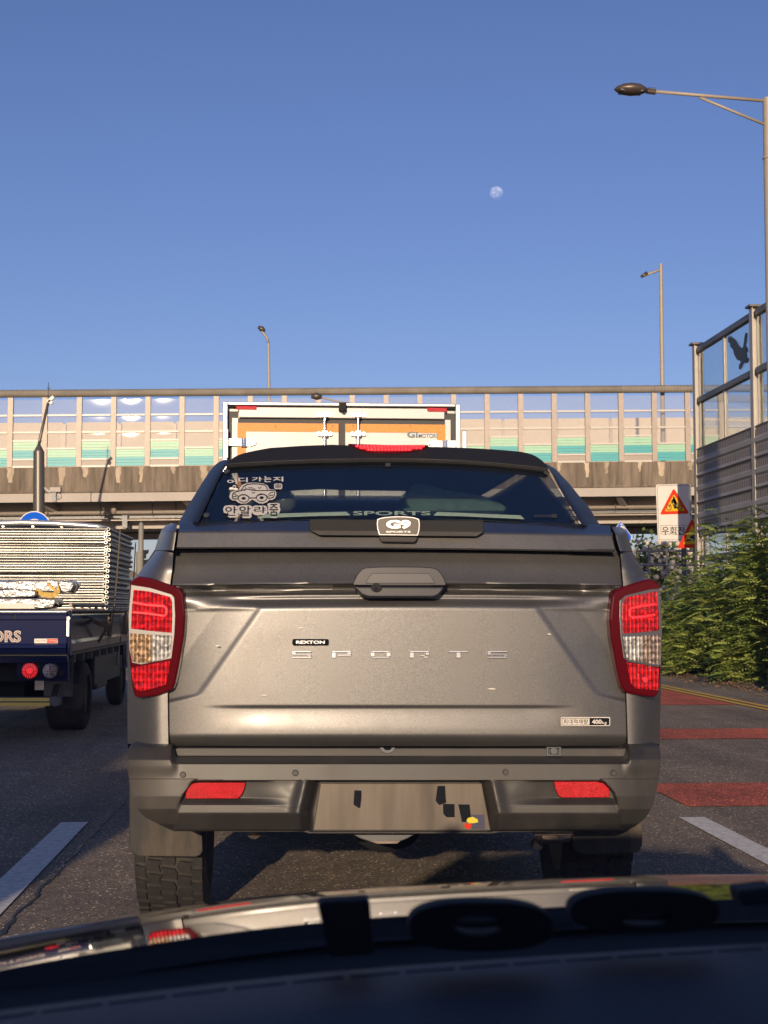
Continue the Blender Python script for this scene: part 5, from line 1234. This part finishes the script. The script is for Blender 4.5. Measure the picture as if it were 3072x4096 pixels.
# things seen dimly inside the canopy
bag = MB(); s_ = SY(6.3); bag.prism([(880,1056),(900,1044),(925,1046),(960,1058),(1000,1062),(1050,1072),(1085,1088),(1100,1100),(1000,1108),(890,1104),(878,1085)], s_, 0, -.5)
M['bag'] = mat('green_net_bag', (.62,.9,.74), .8, bump=1, bscale=60, var=.2, vscale=30)
tag(bag.build('net_bag', M['bag'], bevel=.03), 'green net bag lying under the canopy glass of the pickup', 'bag')
tag(MB().rect(872,1098,1090,1103, SY(6.25), 0, -.5).build('plank', M['bag']), 'thin green board beneath the net bag inside the canopy', 'board')
tag(MB().ell(at(614,1082,6.3), .055, .04, .05, 16, 10).build('bottle', M['whitepaint'], smooth=True), 'small pale rounded container at the left behind the canopy glass', 'container')
# ---- tail lamps
z1 = lambda x, y: (259.2+x*.2018, 1188.1+y*.2018); z3 = lambda x, y: (1080.1+x*.2279, 1188.1+y*.2279)
def lamp(zf, outer, innerf, up_, mid, low, split, xin, xout, lab, flip):
    ys = 1360; S_ = plane3(at(xin, 1300, 5.203), at(xin, 1450, 5.203), at(xout, 1360, 5.232))
    hous = MB().prism([zf(*p) for p in outer], S_, .010, -.26).build('tail_lamp', M['redhouse'], pk, bevel=.008, seg=3)
    MB().prism([zf(*p) for p in innerf], S_, .0125, .0101).build('lamp_bezel', M['bezel'], hous, bevel=.001)
    MB().prism([zf(*p) for p in up_], S_, .018, .0126).build('brake_lens', M['redlens'], hous, bevel=.002)
    MB().prism([zf(*p) for p in low], S_, .018, .0126).build('lower_lens', M['redlens'], hous, bevel=.002)
    a, b = mid
    MB().prism([zf(*p) for p in a], S_, .017, .0126).build('amber_lens' if flip else 'clear_lens', M['amberlens' if flip else 'clearlens'], hous, bevel=.0015)
    MB().prism([zf(*p) for p in b], S_, .017, .0126).build('clear_lens' if flip else 'smoked_lens', M['clearlens' if flip else 'smokelens'], hous, bevel=.0015)
    return hous, S_
outL = [(108,350),(150,310),(210,280),(330,300),(560,375),(645,415),(680,465),(690,530),(703,700),(690,900),(640,1200),(598,1420),(575,1480),(545,1505),(400,1560),(200,1582),(158,1560),(130,1450),(100,1100),(92,700)]
hL, SL = lamp(z1, outL, [(128,372),(330,405),(560,475),(590,510),(600,700),(592,900),(560,1160),(235,1225),(140,1205),(108,1060),(100,700)],
    [(158,425),(330,445),(545,500),(568,545),(570,700),(563,885),(345,865),(130,840),(140,620)],
    ([(118,890),(350,905),(350,1200),(205,1205),(145,1190),(118,1060)], [(358,905),(562,915),(552,1090),(525,1140),(358,1198)]),
    [(128,1262),(330,1222),(548,1180),(530,1330),(505,1440),(250,1512),(195,1500),(155,1440)], 350, 392, 283, 'left', True)
outR = [(1508,322),(1470,300),(1410,270),(1165,345),(1090,382),(1055,430),(1040,560),(1032,660),(1045,820),(1100,1130),(1140,1290),(1175,1345),(1240,1365),(1400,1392),(1475,1390),(1500,1340),(1522,1050),(1528,700)]
hR, SR = lamp(z3, outR, [(1500,365),(1400,375),(1180,430),(1125,480),(1122,640),(1135,830),(1160,1020),(1200,1058),(1490,1108),(1515,1090),(1525,700)],
    [(1468,390),(1180,448),(1148,500),(1142,620),(1152,790),(1320,780),(1492,760),(1490,600)],
    ([(1155,822),(1328,812),(1328,1062),(1200,1038),(1172,990)], [(1334,812),(1505,800),(1502,1088),(1334,1063)]),
    [(1185,1065),(1340,1085),(1492,1118),(1480,1330),(1260,1312),(1218,1250)], 0, 1318, 1422, 'right', False)
def guide(zf, pts, h, S_): 
    MB().stroke([zf(*p) for p in pts], 4.6, S_, .022, .0181).build('light_guide', M['redlit'], h, bevel=.001)
guide(z1, [(150,560),(320,590),(480,600),(510,620),(512,680),(490,705),(320,680),(150,665)], hL, SL)
guide(z3, [(1450,515),(1300,535),(1225,550),(1212,570),(1212,620),(1235,640),(1330,632),(1450,612)], hR, SR)
MB().tube([SL.p(*z1(345,1355), .018), SL.p(*z1(345,1355), .022)], .014, 20).build('bulb_ring', M['redlens'], hL)
MB().tube([SR.p(*z3(1355,1225), .018), SR.p(*z3(1355,1225), .022)], .009, 16).build('bulb_ring', M['redlit'], hR)
# ---- tailgate handle
q2 = lambda x, y: ((1100+x/1.659)/K, (2200+y/1.659)/K)
SHn = SY(5.15)
M['grip'] = mat('handle_grip_paint', (.045,.045,.05), .4, .3, coat=.2)
ho = [(515,226),(530,195),(548,160),(580,126),(610,116),(700,112),(830,111),(960,112),(1045,117),(1080,130),(1105,160),(1122,190),(1135,226)]
hd = MB().prism([q2(*p) for p in ho+[(1128,238),(522,236)]], SHn, .012, -.07).build('tailgate_handle', M['body_dark'], pk, bevel=.006, seg=3)
MB().prism([q2(*p) for p in ((600,222),(612,195),(640,155),(1018,155),(1045,190),(1060,222))], SHn, .0155, .0121).build('handle_grip', M['grip'], hd, bevel=.002)
MB().prism([q2(*p) for p in ((524,240),(1126,242),(1112,275),(1085,305),(1050,318),(620,318),(575,303),(545,275))], SHn, .006, -.07).build('handle_cup', M['body_dark'], hd, bevel=.008, seg=3)
MB().prism([q2(*p) for p in ((640,226),(1048,228),(1040,240),(645,240))], SHn, .010, -.06).build('handle_slot', M['blackmatt'], hd)
cmr = MB().prism([q2(670+36*math.cos(i*.393), 249+28*math.sin(i*.393)) for i in range(16)], SHn, .020, .0).build('rear_camera', M['blackmatt'], hd, bevel=.002)
MB().disc(SHn.p(*q2(668,252), .0195), (0,-1,0), .007, .003, 14).build('camera_lens', M['blackgloss'], cmr)
# ---- chrome letters on the tailgate
SLt = SY(Y0)
def stencil(rects, box, nm='lettering'):
    x0, y0, x1, y1 = box; mb = MB()
    for a, b, c_, d in rects: 
        p, q = q2(x0+(x1-x0)*a, y0+(y1-y0)*b), q2(x0+(x1-x0)*c_, y0+(y1-y0)*d); mb.rect(*p, *q, SLt, .007, -.001)
    return mb.build(nm, M['chrome'], gate, bevel=.0012)
T_, Wd_ = .24, .17
Lt = {'S': [(0,0,1,.22),(0,.22,.2,.5),(0,.5,1,.66),(.8,.66,1,.8),(0,.8,1,1)], 'P': [(0,0,1,.24),(0,.24,.22,1),(.8,.24,1,.5),(.3,.5,1,.72)],
      'O': [(0.05,0,.95,.22),(0,.22,.22,.8),(.78,.22,1,.8),(.05,.8,.95,1)], 'R': [(0,0,1,.24),(0,.24,.22,1),(.8,.24,1,.6),(.55,.56,.8,.76),(.68,.76,.95,1)], 'T': [(0,0,1,.24),(.38,.24,.62,1)]}
for ch, x0_, x1_ in (('S',112,243),('P',375,505),('O',632,768),('R',893,1023),('T',1153,1280),('S',1408,1540)): stencil(Lt[ch], (x0_,668,x1_,716))
bp_ = MB().prism([q2(*p) for p in ((115,598),(122,590),(350,590),(357,600),(356,626),(348,633),(122,633),(114,624))], SLt, .006, -.001).build('model_badge', M['blackgloss'], gate, bevel=.001)
text('lettering', 'REXTON', (*q2(140,601), *q2(330,622)), SLt, M['chrome'], bp_, .0085, .0061, bold=.03)
lp = MB().prism([z3(*p) for p in rrect(575,1583,1042,1668,14)], SLt, .0030, .0).build('load_plate', M['signwhite'], gate)
MB().ring([z3(*p) for p in rrect(583,1591,1034,1660,9)], [z3(*p) for p in rrect(588,1596,1029,1655,7)], SLt, .0045, .0031).build('plate_border', M['dark_vinyl'], lp)
MB().rect(*z3(846,1594), *z3(1030,1657), SLt, .0045, .0031).build('plate_field', M['dark_vinyl'], lp)
text('lettering', '최대적재량', (*z3(598,1602), *z3(832,1648)), SLt, M['dark_vinyl'], lp, .005, .0031, bold=.01)
text('lettering', '400', (*z3(868,1605), *z3(960,1648)), SLt, M['signwhite'], lp, .0062, .0046, bold=.03)
text('lettering', 'kg', (*z3(964,1622), *z3(1008,1656)), SLt, M['signwhite'], lp, .0062, .0046, bold=.01)
# scratches and bird marks
k_ = MB()
for x, y, l in ((570,1502,9),(1062,1488,10),(1186,1370,5),(650,1356,6),(470,1395,5)): k_.prism([(x-l,y),(x-l*.3,y-1.6),(x+l*.5,y-1.2),(x+l,y+.5),(x+l*.2,y+1.5)], SLt, .0015, .0005)
k_.build('bird_dropping', M['white_vinyl'], gate)
# ---- rear bumper
def bumY(x, y, u):
    cL = sstep(368, 386, x)*(1-sstep(1342, 1362, x))
    cap = interp([(1606,5.235),(1609,5.20),(1613,5.175),(1638,5.115),(1642,5.108),(1720,5.100),(1748,5.108),(1780,5.15),(1796,5.20)], y)
    ctr = interp([(1606,5.30),(1626,5.285),(1632,5.262),(1648,5.128),(1651,5.116),(1685,5.110),(1686.5,5.112),(1689,5.150),(1724,5.145),(1729,5.135),(1739,5.112),(1756,5.110),(1760,5.114),(1792,5.165),(1796,5.19)], y)
    podL = interp([(1684,424),(1690,416),(1715,398),(1744,385),(1795,376.5)], y); podR = interp([(1683,1296),(1690,1306),(1712,1325),(1748,1337),(1795,1340)], y)
    if y < 1660: k = cL
    else: k = sstep(1652, 1684, y)*0+1 if podL+2 < x < podR-2 else 0
    if y >= 1652:
        k = sstep(podL-2.5, podL+2.5, x)*(1-sstep(podR-2.5, podR+2.5, x)) if y > 1683 else cL*(1-sstep(1652,1683,y))+1*sstep(1652,1683,y)*0.999
        if y > 1683 and (x < podL or x > podR): k = k
    o = cap*(1-k)+ctr*k
    if 1686 < y:
        # facets of the side pods run down to the plate recess
        xl_ = interp([(1688,665),(1752,650),(1794,652)], y); xr_ = interp([(1688,1060),(1752,1074),(1794,1076)], y)
        pr_ = sstep(xl_-2, xl_+26, x)*(1-sstep(xr_-26, xr_+2, x))
        edge = math.exp(-((x-xl_+6)/14)**2)+math.exp(-((x-xr_-6)/14)**2)
        dL = sstep(500, 640, x-(y-1688)*1.2+40) if x < 850 else 1-sstep(1080, 1220, x+(y-1688)*1.2-40)
        if y < 1745 and k > .5: o = o*(1-dL)+dL*(5.125-.012*sstep(1690,1740,y))
        o = o*(1-pr_)+pr_*5.215 - .018*edge*(1-pr_)*k
    o += .30*max(0, abs((x-850)/577)-.78)**2.2*9*.45
    return o
brows = [(1606,290,1418),(1608,284,1421),(1613,279,1424),(1625,276,1426.5),(1640,275,1427),(1670,277,1425),(1700,281,1420),(1725,287.5,1414),(1740,293,1410),(1752,300,1404),(1765,313,1396),(1775,331,1386),(1785,352,1372),(1791,365,1358),(1795.5,376,1342)]
bump = msheet(brows, 420, 130, bumY, 'rear_bumper', M['bumper'], pk, thick=.08)
MB().prism([(378,1616),(390,1614.5),(1352,1615.5),(1350,1634),(378,1633)], SY(5.262), .02, -.03).build('gate_sill', M['bumper'], pk, bevel=.004)
MB().prism([(837+17*math.cos(i*math.pi/10), 1614.5+13*math.sin(i*math.pi/10)) for i in range(11)], SY(5.24), .003, -.03).build('spare_wheel_lock', M['steel_dark'], pk, bevel=.002)
MB().prism([(837+9*math.cos(i*math.pi/8), 1614.5+6*math.sin(i*math.pi/8)) for i in range(9)], SY(5.235), .002, -.02).build('lock_core', M['blackgloss'], pk)
hk = MB(); hk.ring([(1180,1613),(1212,1613),(1212,1633),(1180,1633)], [(1185,1616),(1207,1616),(1207,1629),(1185,1629)], SY(5.24), .006, -.03); hk.disc(SY(5.24).p(1196,1622,0), (0,-1,0), .014, .008, 12); hk.build('tow_socket', M['steel_dark'], pk, bevel=.002)
M['refl'] = M['redrefl']
SRf = SY(5.132)
RL = [z for z in [(406,1700),(412,1694.5),(421,1691.5),(440,1690.5),(530,1690.5),(527,1705),(521,1718),(513,1724.5),(402,1724.5),(402,1714)]]
RRr = [(1197,1688.5),(1288,1688.5),(1303,1692),(1314,1703),(1316.5,1712),(1316.5,1722),(1216,1722.5),(1207,1719),(1200,1706)]
for p_ in (RL, RRr):
    cx_ = sum(a for a, b in p_)/len(p_); cy_ = sum(b for a, b in p_)/len(p_)
    rb = MB().prism([(cx_+(a-cx_)*1.02, cy_+(b-cy_)*1.07) for a, b in p_], SRf, .0, -.05).build('reflector', M['redhouse'], bump)
    MB().prism(p_, SRf, .005, .0005).build('reflector_lens', M['redrefl'], rb, bevel=.002)
for x, y, r_ in ((395,1673.5,6.5),(638,1669.5,6.8),(1092,1668,6.5),(1325,1670,6.5)):
    yy = bumY(x, y, 0); c_ = at(x, y, yy-.001); rr_ = r_*K*yy/FPX
    s_ = MB().tube([c_+Vector((0,.01,0)), c_+Vector((0,-.003,0))], rr_, 20).build('parking_sensor', M['blackmatt'], bump)
    MB().tube([c_+Vector((0,-.0031,0)), c_+Vector((0,-.005,0))], rr_*.78, 20).build('sensor_face', M['bumper'], s_, smooth=True, auto=40)
# number plate recess: the plate is smeared and illegible in the picture
M['plate'] = mat('blurred_plate', (.165,.138,.115), .34, .45, var=.3, vscale=5, aniso=(2.2,1,.25))
pl_ = MB().prism([(692,1691),(1040,1691),(1059,1793),(676,1793)], SY(5.208), .012, -.01).build('number_plate', M['plate'], pk, bevel=.003)
q10 = lambda x, y: ((1200+x/2.074)/K, (2900+y/2.074)/K)
SP = SY(5.208)
for p_ in ([(450,538),(508,540),(508,600),(498,682),(485,684),(442,655)], [(1138,502),(1200,502),(1205,590),(1210,640),(1150,660),(1122,625)], [(1183,650),(1278,652),(1280,760),(1210,760),(1185,730)], [(1310,655),(1403,655),(1412,740),(1405,800),(1340,800)]):
    MB().prism([q10(*p) for p in p_], SP, .0145, .0121).build('dark_patch', M['dark_vinyl'], pl_)
M['emb'] = mat('yellow_emblem', (.75,.62,.02), .4); M['dkblue'] = mat('dark_blue_patch', (.02,.02,.06), .5)
MB().prism([q10(*p) for p in ((1405,740),(1525,740),(1530,858),(1420,860))], SP, .0140, .0121).build('dark_patch', M['dkblue'], pl_)
MB().prism([q10(*p) for p in ((1375,790),(1390,765),(1430,757),(1465,775),(1475,800),(1440,808),(1400,810))], SP, .0165, .0146).build('yellow_mark', M['emb'], pl_)
MB().prism([q10(*p) for p in ((1360,812),(1400,812),(1425,825),(1400,858),(1365,850))], SP, .0165, .0146).build('red_mark', M['signred'], pl_)
MB().prism([(470,1794),(664,1794.5),(672,1797.5),(1062,1797.5),(1070,1794),(1300,1792),(1300,1795),(1078,1797.5),(1066,1800),(668,1800),(655,1796.5),(470,1796.5)], SY(5.19), .0, -.06).build('bumper_lip', M['trim'], bump)
# mud flaps, wheels, underbody
SF1 = SY(5.62)
MB().prism([(279,1700),(330,1745),(436,1793),(438,1838),(433,1847),(424,1851),(300,1850),(290,1846),(282,1835),(279,1820)], SF1, 0, -.012).build('mud_flap', M['flap'], pk, bevel=.004)
MB().prism([(1234,1793),(1340,1790),(1388,1740),(1388,1825),(1382,1838),(1372,1843),(1260,1847),(1246,1842),(1237,1830)], SF1, 0, -.012).build('mud_flap', M['flap'], pk, bevel=.004)
RW = .385; YW = 6.14
def tyre(x, y, nm_lab):
    wd = .275; o = MB(); n = 64
    prof = [(-wd/2+.02, RW*.60), (-wd/2-.004, RW*.72), (-wd/2-.006, RW*.86), (-wd/2+.010, RW*.95), (-wd/2+.03, RW*.968), (wd/2-.03, RW*.968), (wd/2-.010, RW*.95), (wd/2+.006, RW*.86), (wd/2+.004, RW*.72), (wd/2-.02, RW*.60)]
    k_ = len(prof); vv = [(x+dx_, y+rr_*math.cos(2*math.pi*i/n), RW+rr_*math.sin(2*math.pi*i/n)) for i in range(n) for dx_, rr_ in prof]
    o.add(vv, [(i*k_+j, ((i+1)%n)*k_+j, ((i+1)%n)*k_+(j+1)%k_, i*k_+(j+1)%k_) for i in range(n) for j in range(k_)])
    wh = o.build('wheel', M['rubber'], pk, smooth=True, auto=30)
    MB().tube([(x-wd/2+.02, y, RW), (x+wd/2-.02, y, RW)], RW*.6, 28).build('rim', M['steel_dark'], wh)
    tr_ = MB(); rr = random.Random(4)
    cols_ = [(-.132,-.092),(-.084,-.038),(-.032,.028),(.036,.082),(.090,.132)]; nb_ = 36
    for i in range(nb_):
        for j, (a, b) in enumerate(cols_):
            off = (j % 2)*.5+.08*j; t0_, t1_ = 2*math.pi*(i+off)/nb_, 2*math.pi*(i+off+.82)/nb_; sk = [.0,.012,-.010,.012,0][j]; jag = rr.uniform(-.004,.004)
            P = []
            for rr_ in (RW*.955, RW*(.992 if j in (0,4) else 1.0)):
                for (xx, tt) in ((a+jag+sk*.3, t0_), (b+jag+sk, t0_+.02), (b+jag, (t0_+t1_)/2), (b+jag+sk*.5, t1_), (a+jag, t1_-.02), (a+jag-sk*.6, (t0_+t1_)/2)):
                    P.append((x+xx, y+rr_*math.cos(tt), RW+rr_*math.sin(tt)))
            tr_.add(P, [(6,7,8,9,10,11)]+[(q, (q+1)%6, 6+(q+1)%6, 6+q) for q in range(6)])
    tag(tr_.build('tread_blocks', M['tread'], wh), kind='stuff'); return wh
M['tread'] = mat('tyre_tread', (.014,.013,.012), .8, var=.2, vscale=30, bump=.2, bscale=120, dirt=(.05,.043,.036), dirts=22, dirtamt=.25)
xw1 = at(366, 1900, 5.8).x; xw2 = at(1296, 1860, 5.8).x
tyre(xw1, YW, 0); tyre(xw2, YW, 0); tyre(xw1, YW+3.2, 0); tyre(xw2, YW+3.2, 0)
MB().tube([(xw1, YW, RW), (xw2, YW, RW)], .05, 12).build('rear_axle', M['blackmatt'], pk)
MB().ell((XC, YW, RW), .17, .17, .15, 14, 8).build('differential', M['blackmatt'], pk, smooth=True)
for x_ in (XC-.5, XC+.5): MB().box(x_-.04, x_+.04, 5.35, 10.5, .52, .64).build('frame_rail', M['blackmatt'], pk)
MB().box(XC-.52, XC+.52, 5.38, 5.5, .45, .6).build('rear_crossmember', M['blackmatt'], pk)
MB().tube([(XC-.0, 5.62, .50), (XC-.0, 5.62, .70)], .35, 28).build('spare_wheel', M['rubber'], pk)
MB().prism([(752,1798),(905,1798),(880,1812),(862,1819),(800,1819),(778,1812)], SY(5.34), 0, -.03).build('skid_plate', M['steel_dark'], pk, bevel=.004)
MB().prism([(800,1817),(864,1817),(858,1822),(815,1822.5)], SY(5.335), 0, -.02).build('skid_plate_lip', M['galvold'], pk)
MB().box(XLb+.1, XRb-.1, 5.4, 10.4, .60, .70).build('underbody', M['blackmatt'], pk)
ex = MB(); ex.box(at(1150,1800,5.5).x, at(1232,1800,5.5).x, 5.45, 5.52, at(0,1812,5.5).z, at(0,1800,5.5).z); ex.tube([at(1162,1822,5.5), at(1168,1810,5.52), at(1200,1812,5.52), at(1226,1806,5.55)], .022, 8); ex.disc(at(1162,1826,5.5), (0,1,0), .02, .05, 10)
ex.build('spring_shackle', M['galvold'], pk)
MB().tube([(XC-.55, 5.55, .42), (XC-.5, 6.2, .44), (XC-.45, 8, .42)], .03, 10).build('exhaust_pipe', M['galvold'], pk, smooth=True)

# ------------------------------------------------------------ the car the picture is taken from
cc = .39
own = thing('car', 'glossy bonnet and dark dashboard of the car the photo is taken from', 'car', (cc, .0, 0))
Yr = [(-.55,.99),(-.5,1.0),(-.23,1.129),(-.12,1.18),(.024,1.235),(.083,1.248),(.252,1.282),(.44,1.31),(.7,1.29),(1.0,1.2),(1.3,1.02),(1.35,1.0)]
def yr_(X): return (interp(Yr, X-.06)+interp(Yr, X)+interp(Yr, X+.06))/3+.022
def hoodz(X, s):
    c = .11*max(0, .1-X)**2+.11*max(0, X-.75)**2+.25*max(0, abs(X-cc)-.8)**2*8
    return 1.0-.085*s-.1117*s*s-c
mb = MB(); nx_, ns_ = 120, 60; vv = []
for j in range(ns_+1):
    s_ = 1.15*(j/ns_)
    for i in range(nx_+1):
        X = cc-.90+1.80*i/nx_; vv.append((X, yr_(X)+s_, hoodz(X, s_)))
mb.add(vv, [(j*(nx_+1)+i, j*(nx_+1)+i+1, (j+1)*(nx_+1)+i+1, (j+1)*(nx_+1)+i) for j in range(ns_) for i in range(nx_)])
e0 = [(v[0], v[1], v[2]) for v in vv[:nx_+1]]; mb.add(e0+[(a, b-.004, c-.02) for a, b, c in e0], [(i, i+1, nx_+2+i, nx_+1+i) for i in range(nx_)])
bon = mb.build('bonnet', M['hood'], own, smooth=True, auto=60)
# nose, wings, doors, roof
yn = yr_(cc)+1.15; zn = hoodz(cc, 1.15)
MB().box(cc-.86, cc+.86, 2.15, 2.40, .3, .64).build('front_bumper', M['hood'], own, bevel=.08)
for sg in (-1, 1):
    x = cc+sg*.90
    MB().box(min(x, x-sg*.05), max(x, x-sg*.05), -3.0, 2.2, .3, .80).build('body_side', M['hood'], own, bevel=.02)
    MB().box(min(x, x-sg*.08), max(x, x-sg*.08), -2.7, 1.0, .80, .97).build('door_top', M['hood'], own, bevel=.02)
    g_ = MB(); xa, xb = cc+sg*.86, cc+sg*.64
    g_.add([(xa,.95,.97),(xa,-2.5,.97),(xb,-2.0,1.43),(xb,.15,1.43)], [(0,1,2,3)]); g_.build('side_window', M['tint_dark'], own)
    for (p0, p1) in (((xa,1.02,.98),(xb,.12,1.45)), ((xa,-.55,.97),(xb,-.55,1.45)), ((xa,-2.6,.97),(xb,-1.95,1.45))): MB().tube([p0, p1], .04, 8).build('pillar', M['interior'], own)
    for y_ in (1.45, -1.85): wheel(own, cc+sg*.80, y_, .33, .21)
rf = MB(); nn = 16; vv = []
for j in range(9):
    y_ = .14-2.15*j/8
    for i in range(nn+1):
        u = i/nn*2-1; vv.append((cc+.66*u, y_-.06*u*u*(1-j/4), 1.50-.05*abs(u)**3-.03*((y_+1.0)/1.1)**2))
rf.add(vv, [(j*(nn+1)+i, j*(nn+1)+i+1, (j+1)*(nn+1)+i+1, (j+1)*(nn+1)+i) for j in range(8) for i in range(nn)]); rf.build('roof', M['body_dark'], own, smooth=True)
MB().box(cc-.62, cc+.62, -2.0, .1, 1.42, 1.435).build('headliner', M['interior'], own)
ws = MB(); nn = 20; vv = []
for j in range(11):
    t = j/10
    for i in range(nn+1):
        u = i/nn*2-1; X = cc+u*(.80*(1-t)+.62*t); yb_ = yr_(X)-.13; vv.append((X, yb_*(1-t)+(.14-.06*u*u)*t, .985*(1-t)+1.455*t+.02*math.sin(math.pi*t)))
ws.add(vv, [(j*(nn+1)+i, j*(nn+1)+i+1, (j+1)*(nn+1)+i+1, (j+1)*(nn+1)+i) for j in range(10) for i in range(nn)]); ws.build('windscreen', M['windscreen'], own, smooth=True)
cw = MB(); vv = []
for i in range(41):
    X = cc-.85+1.7*i/40; y_ = yr_(X); vv += [(X, y_+.03, .972), (X, y_-.03, .975), (X, y_-.12, .965), (X, y_-.32, .90)]
cw.add(vv, [(i*4+j, i*4+j+1, i*4+j+5, i*4+j+4) for i in range(40) for j in range(3)]); cw.build('cowl', M['blackmatt'], own, smooth=True)
ds = MB(); vv = []; tabl = [(-.245,.94),(-.238,1.0),(-.225,1.016),(-.20,1.022),(-.10,1.026),(.02,1.02),(.12,1.0),(.22,.94),(.26,.8)]
for i in range(61):
    X = cc-.84+1.68*i/60
    for d_, z_ in tabl: vv.append((X, yr_(X)+.008-(d_+.245)-.245+.02, z_))
kk = len(tabl); ds.add(vv, [(i*kk+j, i*kk+j+1, (i+1)*kk+j+1, (i+1)*kk+j) for i in range(60) for j in range(kk-1)]); dash = ds.build('dashboard', M['dash'], own, smooth=True)
X = -.42
while X < 1.2:
    sl_ = MB(); vv = []
    for i in range(5):
        x_ = X+.034*i/4; y_ = yr_(x_)-.284; vv += [(x_, y_, 1.0232), (x_, y_+.005, 1.0232), (x_, y_+.005, 1.018), (x_, y_, 1.018)]
    sl_.add(vv, [(i*4+j, i*4+(j+1)%4, (i+1)*4+(j+1)%4, (i+1)*4+j) for i in range(4) for j in range(4)]); sl_.build('defroster_slot', M['blackmatt'], dash); X += .0385
MB().box(cc-.80, cc+.80, -.1, .62, .3, .9).build('lower_dashboard', M['interior'], own)
MB().box(cc-.84, cc+.84, -2.9, 1.0, .22, .3).build('floor', M['interior'], own)
for x_ in (cc-.39, cc+.39):
    MB().box(x_-.25, x_+.25, -.75, -.55, .5, 1.14).build('seat_back', M['interior'], own, bevel=.06); MB().box(x_-.12, x_+.12, -.73, -.62, 1.15, 1.36).build('head_rest', M['interior'], own, bevel=.04)
MB().box(cc-.65, cc+.65, -1.95, -1.75, .5, 1.2).build('rear_seat_back', M['interior'], own, bevel=.05)
MB().add([(cc-.62,-2.0,1.42),(cc+.62,-2.0,1.42),(cc+.78,-2.75,.98),(cc-.78,-2.75,.98)], [(0,1,2,3)]).build('rear_window', M['tint_dark'], own)
MB().box(cc-.86, cc+.86, -3.05, -2.7, .3, .98).build('boot', M['hood'], own, bevel=.06)
MB().box(cc-.78, cc+.78, -2.75, -1.96, .9, .96).build('parcel_shelf', M['interior'], own)
# things on the dashboard
tag(MB().prism([(685,1952),(700,1948),(798,1943),(800,1960),(808,2062),(712,2068)], SY(.99), 0, -.02).build('dash_mount', M['blackmatt'], bevel=.002), 'upright black dash mount standing left of the two black loops', 'phone mount')
def loop(x0, x1, yt, yb, hx, hy0, hy1, b0, b1, Yd, lab):
    n_ = 40; s_ = SY(Yd); cx, cy = (x0+x1)/2, (yt+yb)/2; rx, ry = (x1-x0)/2, (yb-yt)/2
    def se(c, r, e): return math.copysign(abs(c)**e, c)*r
    o_ = [(cx+se(math.cos(2*math.pi*i/n_), rx, .75), cy+se(math.sin(2*math.pi*i/n_), ry, .8)) for i in range(n_)]
    i_ = [(hx+se(math.cos(2*math.pi*i/n_), 52, .8), (hy0+hy1)/2+se(math.sin(2*math.pi*i/n_), (hy1-hy0)/2, .9)) for i in range(n_)]
    mb = MB(); mb.ring(o_, i_, s_, .0, -.02); mb.rect(hx-54, b0, hx+54, b1, s_, -.001, -.012)
    tag(mb.build('dash_loop', M['blackmatt'], bevel=.0015), lab, 'handle', 'black loops on the dashboard')
loop(884, 1196, 1949, 2056, 1034, 1979, 2020, 1994, 2004, .98, 'low black oval loop on the dashboard next to the dash mount')
loop(1232, 1556, 1924, 2016, 1396, 1974, 2001, 1983, 1990, 1.02, 'larger black oval loop on the dashboard towards the right edge')
tag(MB().prism([(1596,1925),(1680,1915),(1680,1952),(1606,1960)], SY(1.1), 0, -.03).build('mirror_base', M['blackmatt'], bevel=.003), 'black block on the dashboard at the right edge', 'block')
